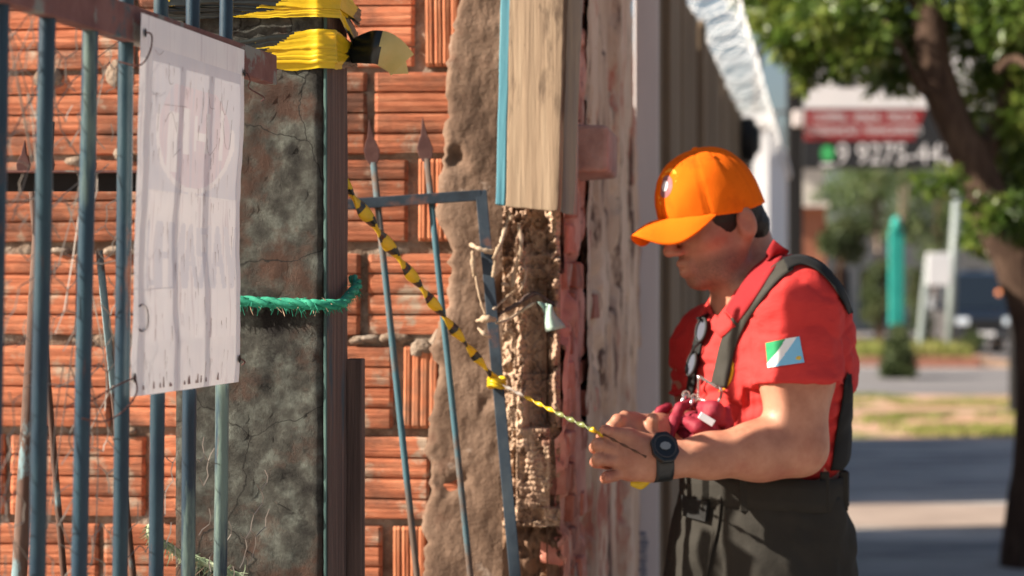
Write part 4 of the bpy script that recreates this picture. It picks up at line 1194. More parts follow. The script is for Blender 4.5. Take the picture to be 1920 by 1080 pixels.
V = [P(715, 112, 3.035), P(742, 100, 3.04), P(760, 108, 3.05), P(766, 138, 3.06), P(735, 139, 3.055), P(700, 118, 3.04)]
mesh_obj('tail_end', V, [tuple(range(6))], MT['tape_pale'], tape)

# ------------------------------------------------------------------ green ropes
def rope(name, path, r, mat, label, fib, seed, fibm=None, flen=(.008, .022)):
    random.seed(seed)
    root = thing(name, path[len(path) // 2], label, 'rope', 'ropes tied round the post')
    n = len(path) * 5
    sp = spline(path, n)
    m = MB()
    for s in range(3):
        q = []
        for i, p in enumerate(sp):
            t = (sp[min(i + 1, n)] - sp[max(i - 1, 0)]).normalized()
            a = t.cross(Vector((0, 0, 1)) if abs(t.z) < .9 else Vector((1, 0, 0))).normalized(); b = t.cross(a)
            an = i * .55 + s * 2.094
            q.append(p + (a * math.cos(an) + b * math.sin(an)) * r * .55)
        m.tube(q, r * .62, 6)
    m.build('strands', mat, root, smooth=True)
    f1, f2 = MB(), MB()
    for k in range(fib):
        p = random.choice(sp) + Vector((random.uniform(-.004, .004), random.uniform(-.004, .002), random.uniform(-r, r)))
        L_ = random.uniform(*flen)
        dn = Vector((random.uniform(-.7, .7), random.uniform(-.6, .2), random.uniform(-1.2, .45))).normalized()
        q = [p, p + dn * L_ * .5 + Vector((0, 0, -.001)), p + dn * L_ + Vector((random.uniform(-.004, .004), 0, -.004))]
        (f2 if random.random() < .09 else f1).tube(q, [.0009, .0008, .0003], 3, caps=False)
    f1.build('fibres', mat, root)['kind'] = 'stuff'
    f2.build('bleached_fibres', fibm or MT['fibre_tan'], root)['kind'] = 'stuff'
    return root
def pr(px, o=.008):                          # rope helper: pixel column on the front face -> s
    x = px
    d_ = 2.93
    return PW + ((px - 603) / FPX * d_) / .985
path = [post_pt(pr(px), pz(py), .009) for px, py in ((335, 545), (380, 556), (430, 562), (470, 565), (520, 568), (570, 570), (598, 571))]
path += [q0 + rdir * t + fdir * (.026) + Vector((0, 0, pz(py, 2.92 + t))) for t, py in ((.01, 570), (.06, 560), (.11, 547), (.15, 534))]
path += [q0 + rdir * .175 + fdir * .014 + Vector((0, 0, pz(522, 3.10)))]
rope('green_rope', path, .0074, MT['rope'], 'bright green frayed rope tied round the middle of the post', 420, 5, flen=(.004, .013))
path = [P(283, 985, 2.90), P(288, 1005, 2.88)] + [post_pt(pr(px), pz(py), .010) for px, py in ((335, 1038), (375, 1052), (410, 1066), (450, 1082), (500, 1100), (560, 1112), (600, 1118))]
rope('faded_rope', path, .0058, MT['rope_old'], 'faded green frayed rope low on the post, behind the gate bars', 320, 6)
random.seed(99)

# ------------------------------------------------------------------ leaning spear-topped gate leaves behind
def spear(cx, cy, d, h, w_, lean):
    """flat spear head, pixel coordinates of its base centre"""
    pts = [(0, 1), (.22, .55), (.30, .52), (.5, .30), (.42, .12), (.22, 0), (-.22, 0), (-.42, .12), (-.5, .30), (-.30, .52), (-.22, .55)]
    return MB().prism([P(cx + x * w_ + lean * y, cy - y * h, d) for x, y in pts], (0, .006, 0))
leaf = thing('spear_gate_leaf', P(780, 552, 3.34), 'narrow leaning gate leaf with two spear tips between post and pier', 'gate')
leaf.location.z = 0
LD = 3.465
def bar2(pa, pb, r, mat, parent, name='bar', d0=LD, d1=LD, extend=True, seg=10):
    a, b = P(*pa, d0), P(*pb, d1)
    if extend:
        k = (a.z - .03) / max(a.z - b.z, .01); b = a + (b - a) * min(k, 3.2)
    n = 10
    return MB().tube([a.lerp(b, i / n) for i in range(n + 1)], r, seg).build(name, mat, parent, smooth=True)
bar2((700, 305), (782, 1080), .0060, MT['bar_rust'], leaf, d0=LD, d1=LD - .06)
bar2((800, 298), (882, 1080), .0057, MT['bar_rust'], leaf, d0=LD, d1=LD - .06)
bar2((660, 870), (678, 1080), .0058, MT['bar_rust'], leaf, d0=LD - .02, d1=LD - .03)
for cx, cy in ((699, 308), (799, 303)):
    spear(cx, cy, LD - .004, 86, 30, -7).build('spear_tip', MT['spear'], leaf, bevel=.001)
a, b = P(640, 384, LD - .018), P(902, 366, LD - .018)
ax = (b - a).normalized()
MB().box((a + b) / 2, ((b - a).length / 2, .007, .0092), (ax, Vector((0, 1, 0)), ax.cross(Vector((0, 1, 0))) * -1)).build('cross_rail', MT['frame_dark'], leaf, bevel=.001)
a, b = P(902, 358, LD - .016), P(966, 1080, LD - .08)
b = a + (b - a) * ((a.z - .03) / (a.z - b.z)); ax = (b - a).normalized()
sdv = ax.cross(Vector((0, 1, 0))).normalized()
MB().box((a + b) / 2, ((b - a).length / 2, .008, .0098), (ax, sdv.cross(ax), sdv)).build('frame_stile', MT['frame_dark'], leaf, bevel=.001)

leaf2 = thing('angle_iron_gate_leaf', P(120, 552, 3.15), 'rusty leaning gate leaf with a black angle-iron rail behind the blue bars', 'gate')
leaf2.location.z = 0
D2 = 3.2
a, b = P(-120, 342, D2), P(262, 342, D2)
MB().box((a + b) / 2 + Vector((0, .004, 0)), ((b - a).length / 2, .003, .0145)).build('rail_web', MT['black_iron'], leaf2)
MB().box((a + b) / 2 + Vector((0, -.012, .0162)), ((b - a).length / 2, .019, .0015)).build('rail_flange', MT['rail_rust'], leaf2)
bar2((88, 228), (36, 1080), .0125, MT['bar_rust_dark'], leaf2, d0=D2 + .03, d1=D2 - .02)
bar2((186, 470), (242, 1010), .0062, MT['bar_rust_dark'], leaf2, d0=D2 + .05, d1=D2 + .04)
bar2((303, -120), (290, 1080), .0085, MT['bar_rust_dark'], leaf2, d0=D2 + .02, d1=D2 + .02)
bar2((60, 360), (120, 1080), .0055, MT['bar_rust_dark'], leaf2, d0=D2 + .06, d1=D2 + .05)
for cx in (88, 166, 42):
    spear(cx, 328, D2 + .02, 66, 26, 4).build('spear_tip', MT['spear'], leaf2, bevel=.001)

# ------------------------------------------------------------------ twisted tape strand
st = thing('tape_strand', P(930, 715, 3.28), 'twisted yellow and black tape stretched from the post to the gate stile', 'tape')
def twisted(name, pa, pb, parent, w0, w1, turns, stripes, mats, n=220, sag=.0, ph=0.0, mid=None):
    a, b = pa, pb
    V, Fc, mi = [], [], []
    t = (b - a).normalized()
    u = t.cross(Vector((0, 1, 0))).normalized(); v = t.cross(u)
    for i in range(n + 1):
        f = i / n
        p = a.lerp(b, f) + Vector((0, 0, -sag * 4 * f * (1 - f)))
        an = 2 * math.pi * turns * f + ph
        w_ = w0 + (w1 - w0) * f
        d_ = u * math.cos(an) + v * math.sin(an)
        e = u * -math.sin(an) + v * math.cos(an)
        V += [p + d_ * w_ * math.cos(q) + e * w_ * .34 * math.sin(q) for q in np.linspace(0, 2 * math.pi, 9)[:-1]]
    for i in range(n):
        f = (i + .5) / n
        k = stripes(f)
        for j in range(8):
            Fc.append((i * 8 + j, (i + 1) * 8 + j, (i + 1) * 8 + (j + 1) % 8, i * 8 + (j + 1) % 8)); mi.append(stripes(f + .006 * math.sin(j * .785)))
    return mesh_obj(name, V, Fc, None, parent, smooth=True, mats=mats, fmat=mi)
S0, S1 = P(640, 340, 3.10), P(931, 716, 3.395)
twisted('twisted_length', S0, S1, st, .0115, .0080, 3.5, lambda f: 0 if ((max(f, 0) ** .9 * 13.6) % 1) < .66 else 1, [MT['tape_y'], MT['tape_k']], n=260, sag=.006)
m = MB()
for k in range(3):
    c_ = P(931, 712 + k * 6, 3.38)
    m.tube([c_ + Vector((math.cos(a) * .014, math.sin(a) * .016 + .012, .003 * math.sin(a * 2))) for a in np.linspace(0, 6.28, 13)], .0035, 5, caps=False)
m.build('knot', MT['tape_y'], st, smooth=True)
S2 = P(1132, 815, 3.206)
twisted('drawn_length', P(936, 718, 3.385), S2, st, .0030, .0052, 5, lambda f: 3 if f < .25 else (0 if f < .56 else (2 if f < .88 else 0)), [MT['tape_y'], MT['tape_k'], MT['tape_g'], MT['wire']], n=120, sag=.002)

# ------------------------------------------------------------------ rags knotted on the gate stile
rag = thing('knotted_rags', P(915, 590, 3.415), 'torn pale rags knotted round the gate stile and the pier', 'rag')
def lump_tube(pts, r, n=22, amp=.35, fr=40):
    q = spline(pts, n)
    return q, [r * .52 * (1 + 2.0 * amp * fbm(p * fr * 2)) * (1 - .35 * abs(2 * i / n - 1) ** 3) for i, p in enumerate(q)]
for pts, r in (([(882, 458, 3.425), (895, 465, 3.405), (918, 472, 3.405), (930, 470, 3.415)], .0085), ([(925, 485, 3.405), (935, 465, 3.405), (944, 440, 3.435), (955, 402, 3.465)], .0080), ([(930, 480, 3.405), (928, 505, 3.415), (924, 520, 3.415)], .0065),
               ([(886, 470, 3.425), (888, 495, 3.425), (890, 520, 3.435)], .0075), ([(892, 518, 3.425), (900, 560, 3.415), (910, 590, 3.405)], .0050), ([(893, 602, 3.405), (912, 598, 3.385), (930, 600, 3.395)], .0095),
               ([(896, 615, 3.395), (908, 626, 3.385), (920, 632, 3.395)], .0060), ([(925, 580, 3.415), (945, 562, 3.445), (965, 545, 3.465)], .0050), ([(930, 606, 3.395), (955, 598, 3.415), (985, 578, 3.445), (1004, 567, 3.455)], .0060),
               ([(972, 420, 3.455), (977, 450, 3.445), (975, 480, 3.445), (965, 510, 3.445), (960, 540, 3.445)], .0085), ([(982, 490, 3.445), (985, 520, 3.445), (976, 545, 3.435)], .0070), ([(955, 535, 3.445), (940, 532, 3.435)], .0065), ([(954, 395, 3.455), (958, 412, 3.445)], .0075)):
    q, rr_ = lump_tube([P(*p) for p in pts], r)
    MB().tube(q, rr_, 8, flat=.75).build('rag_strip', MT['rag'], rag, smooth=True)
rows = []
for j in range(9):
    v = j / 8
    rows.append([P(1008 + 26 * u + 22 * v + 4 * math.sin(v * 5 + u * 3), 566 + 56 * v * (1 - .25 * u) + 6 * u, 3.435 + .015 * math.sin(u * 5 + v * 3)) for u in [i / 6 for i in range(7)]])
o = MB().grid(rows).build('teal_scrap', MT['rag_teal'], rag, smooth=True); solid(o, .002)
q, rr_ = lump_tube([P(935, 590, 3.435), P(970, 570, 3.455), P(1005, 550, 3.465), P(1040, 575, 3.465)], .008)
MB().tube(q, rr_, 8).build('dark_rag_strip', MT['wood_dark'], rag, smooth=True)
# ------------------------------------------------------------------ smooth-blended solids for the figures
HS, HR = .95, None                           # the head is modelled a little large
class Field:
    """distance field on a grid; shapes blend smoothly, mesh() extracts one closed surface"""
    def __init__(s, lo, hi, h):
        s.lo = np.array(lo, float); s.h = h
        s.n = np.ceil((np.array(hi, float) - s.lo) / h).astype(int) + 1
        s.F = np.full(s.n, .25, np.float32)
        s.ax = [s.lo[i] + h * np.arange(s.n[i]) for i in range(3)]
    def _sub(s, lo, hi):
        a = np.clip(np.floor((np.array(lo) - s.lo) / s.h).astype(int), 0, s.n)
        b = np.clip(np.ceil((np.array(hi) - s.lo) / s.h).astype(int) + 1, 0, s.n)
        sl = tuple(slice(a[i], b[i]) for i in range(3))
        g = np.meshgrid(*[s.ax[i][sl[i]] for i in range(3)], indexing='ij', sparse=True)
        return sl, g
    def _join(s, sl, d, k):
        f = s.F[sl]
        hh = np.maximum(k - np.abs(f - d), 0) / k
        s.F[sl] = np.minimum(f, d) - hh * hh * k * .25
    def _cut(s, sl, d, k):
        f = s.F[sl]; d = -d
        hh = np.maximum(k - np.abs(f - d), 0) / k
        s.F[sl] = np.maximum(f, d) + hh * hh * k * .25
    def _capd(s, a, b, ra, rb, pad):
        a, b = np.array(a, float), np.array(b, float)
        r = max(ra, rb) + pad
        sl, g = s._sub(np.minimum(a, b) - r, np.maximum(a, b) + r)
        ab = b - a; L2 = float(ab @ ab) + 1e-12
        t = np.clip(((g[0] - a[0]) * ab[0] + (g[1] - a[1]) * ab[1] + (g[2] - a[2]) * ab[2]) / L2, 0, 1)
        d = np.sqrt((g[0] - a[0] - t * ab[0]) ** 2 + (g[1] - a[1] - t * ab[1]) ** 2 + (g[2] - a[2] - t * ab[2]) ** 2) - (ra + (rb - ra) * t)
        return sl, d
    def cap(s, a, b, ra, rb=None, k=.012):
        s._join(*s._capd(a, b, ra, ra if rb is None else rb, k + 3 * s.h), k)
    def cut_cap(s, a, b, ra, rb=None, k=.006):
        s._cut(*s._capd(a, b, ra, ra if rb is None else rb, k + 3 * s.h), k)
    def chain(s, pts, rs, k=.012):
        for i in range(len(pts) - 1): s.cap(pts[i], pts[i + 1], rs[i], rs[i + 1], k)
    def _elld(s, c, r, R, pad):
        c, r = np.array(c, float), np.array(r, float) * (HS if R is HR else 1.0)
        m = max(r) + pad
        sl, g = s._sub(c - m, c + m)
        q = [g[0] - c[0], g[1] - c[1], g[2] - c[2]]
        if R is not None:
            R = np.array(R)                       # columns are the local axes
            q = [R[0, i] * q[0] + R[1, i] * q[1] + R[2, i] * q[2] for i in range(3)]
        k0 = np.sqrt((q[0] / r[0]) ** 2 + (q[1] / r[1]) ** 2 + (q[2] / r[2]) ** 2)
        k1 = np.sqrt((q[0] / r[0] ** 2) ** 2 + (q[1] / r[1] ** 2) ** 2 + (q[2] / r[2] ** 2) ** 2) + 1e-9
        return sl, k0 * (k0 - 1) / k1
    def ell(s, c, r, R=None, k=.02):
        s._join(*s._elld(c, r, R, k + 3 * s.h), k)
    def cut_ell(s, c, r, R=None, k=.01):
        s._cut(*s._elld(c, r, R, k + 3 * s.h), k)
    def plane(s, p, n, k=.004):
        """keep only the side the normal points away from"""
        p, n = np.array(p, float), np.array(n, float); n /= np.linalg.norm(n)
        g = np.meshgrid(*s.ax, indexing='ij', sparse=True)
        d = (g[0] - p[0]) * n[0] + (g[1] - p[1]) * n[1] + (g[2] - p[2]) * n[2]
        f = s.F
        hh = np.maximum(k - np.abs(f - d), 0) / k
        s.F = (np.maximum(f, d) + hh * hh * k * .25).astype(np.float32)
    def mesh(s, smooth=2):
        F = s.F; n = s.n
        F[0] = F[-1] = .25; F[:, 0] = F[:, -1] = .25; F[:, :, 0] = F[:, :, -1] = .25
        ins = F < 0
        cnt = np.zeros(n - 1, np.int8)
        C = [(i, j, k) for i in (0, 1) for j in (0, 1) for k in (0, 1)]
        for i, j, k in C:
            cnt += ins[i:n[0] - 1 + i, j:n[1] - 1 + j, k:n[2] - 1 + k]
        cells = np.argwhere((cnt > 0) & (cnt < 8))
        vals = np.stack([F[cells[:, 0] + i, cells[:, 1] + j, cells[:, 2] + k] for i, j, k in C], 1)
        acc = np.zeros((len(cells), 3)); w = np.zeros(len(cells))
        for a in range(8):
            for b in range(a + 1, 8):
                if sum(abs(C[a][q] - C[b][q]) for q in range(3)) != 1: continue
                va, vb = vals[:, a], vals[:, b]
                m = (va < 0) != (vb < 0)
                t = np.where(m, va / np.where(m, va - vb, 1), 0)
                pt = np.array(C[a])[None] + t[:, None] * (np.array(C[b]) - np.array(C[a]))[None]
                acc += pt * m[:, None]; w += m
        V = s.lo + s.h * (cells + acc / w[:, None])
        ids = np.full(n - 1, -1, np.int32)
        ids[tuple(cells.T)] = np.arange(len(cells))
        Q = []
        for axis in range(3):
            o1, o2 = (axis + 1) % 3, (axis + 2) % 3
            sa = [slice(None)] * 3; sb = [slice(None)] * 3
            sa[axis] = slice(0, -1); sb[axis] = slice(1, None)
            A_, B_ = ins[tuple(sa)], ins[tuple(sb)]
            e = np.argwhere(A_ != B_)
            e = e[(e[:, o1] > 0) & (e[:, o2] > 0) & (e[:, o1] < n[o1] - 1) & (e[:, o2] < n[o2] - 1)]
            f = A_[tuple(e.T)]
            def at(d1, d2):
                q = e.copy(); q[:, o1] += d1; q[:, o2] += d2
                return ids[tuple(q.T)]
            quad = np.stack([at(-1, -1), at(0, -1), at(0, 0), at(-1, 0)], 1)
            quad[~f] = quad[~f][:, ::-1]
            Q.append(quad)
        Q = np.concatenate(Q)
        E = np.concatenate([Q[:, [0, 1]], Q[:, [1, 2]], Q[:, [2, 3]], Q[:, [3, 0]]])
        for _ in range(smooth):
            S = np.zeros_like(V); c = np.zeros(len(V))
            for q in range(3):
                S[:, q] = np.bincount(E[:, 0], V[E[:, 1], q], len(V)) + np.bincount(E[:, 1], V[E[:, 0], q], len(V))
            c = np.bincount(E[:, 0], minlength=len(V)) + np.bincount(E[:, 1], minlength=len(V))
            V = V * .5 + .5 * S / c[:, None]
        return V, Q

def np3(v): return np.array((v[0], v[1], v[2]), float)
def vnormals(V, Q):
    n = np.cross(V[Q[:, 2]] - V[Q[:, 0]], V[Q[:, 3]] - V[Q[:, 1]])
    N = np.zeros_like(V)
    for i in range(4): 
        for q in range(3): N[:, q] += np.bincount(Q[:, i], n[:, q], len(V))
    return N / (np.linalg.norm(N, axis=1)[:, None] + 1e-12)

# ------------------------------------------------------------------ the rescuer
P_world = P
PS = .972
def P(px, py, d): return P_world(px, py, d * PS)
person = thing('person', P(1440, 552, 3.62), 'person in orange cap and red shirt looking down at tape in both hands', 'person')
person.location.z = 0
TF = np.array((-.82, -.57, 0.)); TF /= np.linalg.norm(TF)
TL = np.array((-TF[1], TF[0], 0.)); UP = np.array((0., 0., 1.))
HY, HP = math.radians(25), math.radians(18)
HF0 = np.array((-math.cos(HY), -math.sin(HY), 0.)); HL = np.array((-HF0[1], HF0[0], 0.))
HF = HF0 * math.cos(HP) - UP * math.sin(HP); HU = UP * math.cos(HP) + HF0 * math.sin(HP)
HC = np3(P(1343, 404, 3.60))
def hd(x, y, z): return HC + (HF * x + HL * y + HU * z) * HS
HR = np.stack([HF, HL, HU], 1)
TR = np.stack([TF, TL, UP], 1)
def T(c, f, l, z): return np.array((c[0], c[1], 0)) + TF * f + TL * l + UP * z
def pp3(*a): return np3(P(*a))

chest = pp3(1446, 640, 3.60); waist = pp3(1440, 880, 3.62)
neck0 = pp3(1418, 540, 3.63); neck1 = hd(-.025, 0, -.07)
shL, elL, wrL = pp3(1494, 580, 3.45), pp3(1497, 838, 3.42), pp3(1256, 862, 3.37)
shR, elR, wrR = pp3(1338, 652, 3.73), pp3(1322, 822, 3.74), pp3(1246, 800, 3.50)

B = Field((-.02, 3.08, .88), (.78, 3.86, 1.80), .0036)
# head
B.ell(hd(.002, 0, .030), (.084, .074, .082), HR, .02)
B.ell(hd(.036, 0, -.032), (.058, .055, .081), HR, .025)
B.ell(hd(.030, 0, -.084), (.050, .047, .032), HR, .03)
B.ell(hd(.073, 0, -.104), (.020, .022, .016), HR, .026)
for s_ in (-1, 1):
    B.ell(hd(.050, s_ * .042, -.026), (.024, .018, .016), HR, .022)
    B.cap(hd(-.012, s_ * .062, -.045), hd(.040, s_ * .040, -.100), .016, .014, .03)
    B.cut_ell(hd(.100, s_ * .032, -.006), (.022, .021, .016), HR, .014)
    B.ell(hd(.074, s_ * .031, -.005), (.0125, .0135, .0115), HR, .004)
    B.ell(hd(.103, s_ * .0125, -.040), (.011, .008, .008), HR, .008)
    B.ell(hd(-.010, s_ * .082, -.020), (.018, .009, .030), np.stack([HF * .94 + HL * s_ * -.34, HL * .94 * s_ + HF * .34, HU], 1), .007)
    B.cut_ell(hd(-.005, s_ * .097, -.018), (.012, .012, .021), HR, .004)
B.cap(hd(.086, -.034, .014), hd(.086, .034, .014), .012, .012, .018)
B.cap(hd(.092, 0, .004), hd(.118, 0, -.034), .0085, .0105, .010)
B.cap(hd(.092, -.017, -.066), hd(.0985, 0, -.0645), .0065, .0075, .010)
B.cap(hd(.092, .017, -.066), hd(.0985, 0, -.0645), .0065, .0075, .010)
B.cap(hd(.089, -.014, -.079), hd(.096, 0, -.0800), .007, .0085, .010)
B.cap(hd(.089, .014, -.079), hd(.096, 0, -.0800), .007, .0085, .010)
B.cut_cap(hd(.104, -.020, -.0725), hd(.104, .020, -.0725), .0035, None, .004)
# neck and trunk
B.cap(neck0, neck1 - TF * .008, .054, .047, .012)
B.cap(neck0 - TF * .02, hd(-.050, 0, -.045), .046, .040, .02)
B.ell(T(chest, 0, 0, chest[2] - .035), (.108, .155, .15), TR, .05)
B.ell(T(waist, 0, 0, waist[2]), (.105, .145, .20), TR, .08)
B.cap(neck0 - UP * .02, shL + UP * .02, .06, .055, .05)
B.cap(neck0 - UP * .05, shR + UP * .01, .045, .045, .05)
# arms
def arm(Fd, sh, el, wr, grow=0.0):
    d = (el - sh); f = (wr - el)
    Fd.ell(sh, (.070 + grow, .066 + grow, .072 + grow), TR, .03)
    Fd.cap(sh, sh + d * .45, .060 + grow, .060 + grow, .03)
    Fd.cap(sh + d * .45, el, .059 + grow, .046 + grow, .03)
def fore(Fd, el, wr):
    f = wr - el
    Fd.cap(el, el + f * .30, .043, .0465, .03)
    Fd.cap(el + f * .30, el + f * .70, .0460, .0365, .03)
    Fd.cap(el + f * .70, wr, .0360, .0290, .02)
arm(B, shL, elL, wrL); fore(B, elL, wrL)
arm(B, shR, elR, wrR); fore(B, elR, wrR)
B.cap(shL + (elL - shL) * .75 + TF * .016, shL + (elL - shL) * .4 + TF * .020, .040, .046, .02)     # biceps
# left hand (nearer): palm, four curled fingers, thumb
def D_(px, py, d): return np3(P(px, py, d))
B.cap(wrL, D_(1222, 860, 3.352), .029, .031, .015)
for a, b, r in (((1228, 848, 3.352), (1172, 836, 3.336), .024), ((1226, 866, 3.350), (1170, 860, 3.332), .026), ((1226, 880, 3.352), (1180, 884, 3.336), .020)):
    B.cap(D_(*a), D_(*b), r, r * .86, .014)
fingers = [((1166, 826, 3.336), (1136, 808, 3.306), (1128, 818, 3.338), (1148, 832, 3.352), .0098),
           ((1160, 845, 3.332), (1121, 833, 3.300), (1115, 840, 3.334), (1140, 851, 3.350), .0102),
           ((1160, 866, 3.332), (1121, 861, 3.300), (1116, 867, 3.334), (1142, 873, 3.350), .0098),
           ((1168, 887, 3.338), (1138, 894, 3.308), (1134, 898, 3.338), (1156, 896, 3.350), .0086)]
for a, b, c, e, r in fingers:
    B.cap(D_(*a), D_(*b), r * 1.12, r, .005); B.cap(D_(*b), D_(*c), r, r * .93, .004); B.cap(D_(*c), D_(*e), r * .93, r * .8, .004)
    B.ell(D_(*b), (r * 1.08,) * 3, None, .003)
B.cap(D_(1215, 838, 3.345), D_(1180, 818, 3.330), .019, .0135, .014)
B.cap(D_(1180, 818, 3.330), D_(1154, 812, 3.318), .0128, .0105, .006)
# right hand (farther), knuckles up, its thumb raised
B.cap(wrR, D_(1232, 806, 3.44), .029, .028, .015)
for a, b, r in (((1226, 812, 3.42), (1176, 804, 3.375), .026), ((1222, 826, 3.41), (1178, 826, 3.372), .024), ((1226, 800, 3.43), (1184, 792, 3.39), .018)):
    B.cap(D_(*a), D_(*b), r, r * .86, .014)
for a, b, c, e, r in (((1178, 790, 3.38), (1158, 788, 3.352), (1148, 802, 3.385), (1158, 816, 3.400), .0108), ((1172, 802, 3.372), (1147, 801, 3.346), (1140, 810, 3.380), (1150, 824, 3.400), .0104),
                      ((1172, 818, 3.368), (1146, 816, 3.344), (1142, 826, 3.385), (1152, 838, 3.400), .0098), ((1190, 784, 3.395), (1172, 780, 3.372), (1160, 792, 3.362), (1164, 806, 3.37), .0095)):
    B.cap(D_(*a), D_(*b), r * 1.12, r, .005); B.cap(D_(*b), D_(*c), r, r * .93, .004); B.cap(D_(*c), D_(*e), r * .93, r * .8, .004)
B.cap(D_(1224, 828, 3.40), D_(1221, 806, 3.378), .0165, .0140, .012)
B.cap(D_(1221, 806, 3.378), D_(1224, 785, 3.368), .0135, .0108, .004)
bV, bQ = B.mesh(2)
body = np_mesh('body', bV, bQ, MT['skin'], person, smooth=True)
# lips tinted where the lips are
loc = (bV - HC) @ HR / HS
lipm = (np.abs(loc[:, 1]) < .021) & (loc[:, 2] < -.0600) & (loc[:, 2] > -.0865) & (loc[:, 0] > .0905)
st_ = np.clip((-.052 - loc[:, 2]) / .02, 0, 1) * np.clip((loc[:, 0] + .005) / .03, 0, 1) * np.clip((loc[:, 2] + .135) / .02, 0, 1)
lipc = np.exp(-((loc[:, 2] + .073) / .011) ** 2 - (loc[:, 1] / .022) ** 2) * (loc[:, 0] > .085)
attr = body.data.attributes.new('stubble', 'FLOAT', 'POINT')
attr.data.foreach_set('value', np.clip(st_ * (1 - lipc), 0, 1).astype(np.float32))
body.data.materials.append(MT['lip'])
body.data.materials.append(M('stubble_skin', [A(.21, .115, .080), A(.28, .155, .11)], 60, rough=.6, bump=.2, bscale=300, bdist=.001))
fl_ = lipm[bQ].all(1)
sb = (loc[:, 0] > .02) & (loc[:, 2] < -.068 - .0 * loc[:, 0]) & (loc[:, 2] > -.14) & ~lipm
sb |= (loc[:, 0] > .085) & (loc[:, 2] < -.050) & (loc[:, 2] > -.062) & (np.abs(loc[:, 1]) < .028)
fs_ = sb[bQ].all(1) & (np.arange(len(bQ)) >= 0)
mi = np.zeros(len(bQ), np.int32); 
body.data.polygons.foreach_set('material_index', mi)
# eyelids / brows
for s_ in (-1, 1):
    MB().tube(spline([Vector(hd(.088, s_ * .014, .020)), Vector(hd(.092, s_ * .030, .025)), Vector(hd(.078, s_ * .050, .019))], 10), .0042, 6, flat=.6).build('eyebrow', MT['hair'], person, smooth=True)
    MB().tube(spline([Vector(hd(.084, s_ * .019, -.006)), Vector(hd(.0885, s_ * .031, -.003)), Vector(hd(.078, s_ * .044, -.007))], 10), .0026, 6).build('eyelashes', MT['hair'], person, smooth=True)
# hair below the cap
H = Field(HC - .16, HC + .16, .004)
H.ell(hd(-.001, 0, .020), (.0895, .0785, .088), HR, .01)
H.plane(hd(0, 0, .034), HU, .004)
H.cap(hd(-.056, -.028, -.040), hd(-.056, .028, -.040), .027, None, .03)
H.cut_ell(hd(.105, 0, -.03), (.066, .14, .10), HR, .008)
for s_ in (-1, 1):
    H.cut_ell(hd(-.012, s_ * .090, -.030), (.026, .024, .038), HR, .006)
    H.cut_ell(hd(.04, s_ * .085, -.085), (.060, .05, .058), HR, .006)
H.plane(hd(-.03, 0, -.078), -(HU * .95 + HF * .3), .006)
hV, hQ = H.mesh(1)
hn = vnormals(hV, hQ)
hV = hV + hn * (np.array([fbm(p, 160, 2) for p in hV])[:, None] * .0014)
np_mesh('hair', hV, hQ, MT['hair'], person, smooth=True)

# cap: stitched crown, brim, button, badge
capo = None
def crown_pt(th, t, out=0.0):
    """th around from the front, t 0 rim .. 1 top"""
    rx = .104 if math.cos(th) > 0 else .098
    ry = .0845
    pr_ = math.cos(t * math.pi / 2) ** (.74 if math.cos(th) > 0 else .86)
    zz = math.sin(t * math.pi / 2) ** 1.02
    seam = 0
    for k in range(6):
        dd = abs((th - k * math.pi / 3 + math.pi) % (2 * math.pi) - math.pi)
        seam += math.exp(-(dd * max(pr_, .15) / .022) ** 2)
    dent = 1 - .024 * seam
    bulge = 1 + .035 * max(0, math.cos(th)) * math.sin(t * math.pi)
    z0 = .003 + .020 * max(0, math.cos(th)) - .004 * max(0, -math.cos(th))
    wr_ = .0016 * fbm((math.cos(th) * 2, math.sin(th) * 2, t * 3), 1.2, 3)
    q = hd(.004 + (rx * pr_ * dent * bulge + out + wr_) * math.cos(th), (ry * pr_ * dent * bulge + out + wr_) * math.sin(th), z0 + (.126 - z0 + .002) * zz * (1 - .006 * seam) + out * math.sin(t * 1.4))
    return Vector(q)
m = MB()
NT, NR = 96, 26
rows = [[crown_pt(2 * math.pi * i / NT, j / NR) for i in range(NT + 1)] for j in range(NR + 1)]
m.grid(rows)
capo = m.build('cap_crown', MT['cap'], person, smooth=True)
solid(capo, .0025, 1)
OUTER = [(.046, .0800, .0120), (.072, .0800, .001), (.100, .0745, -.010), (.128, .062, -.0165), (.152, .045, -.010), (.172, .024, .006), (.181, 0, .0165)]
OUTER = [Vector(q) for q in OUTER] + [Vector((q[0], -q[1], q[2])) for q in OUTER[-2::-1]]
OUT_S = spline(OUTER, 40)
def brim_pt(u, v):
    i = int(round((1 - u) * 20))
    th = u * math.radians(62)
    b = Vector((.002 + .107 * math.cos(th), .0855 * math.sin(th), .003 + .020 * math.cos(th) + .003))
    q = b.lerp(OUT_S[i], v)
    q.z += .006 * math.sin(v * math.pi) * (1 - abs(u)) ** .5
    return Vector(hd(q.x, q.y, q.z))
rows = [[brim_pt(-1 + 2 * i / 40, j / 14) for i in range(41)] for j in range(15)]
br = MB().grid(rows).build('cap_brim', MT['cap'], person, smooth=True)
solid(br, .0035, 0)
bt = Vector(hd(.004, 0, .129))
bm = bmesh.new(); bmesh.ops.create_uvsphere(bm, u_segments=12, v_segments=8, radius=.008)
for v in bm.verts: v.co = bt + Vector((v.co.x, v.co.y, v.co.z * .6))
me = bpy.data.meshes.new('cap_button'); bm.to_mesh(me); bm.free(); me.materials.append(MT['cap'])
o = bpy.data.objects.new('cap_button', me); col.objects.link(o); attach(o, capo)
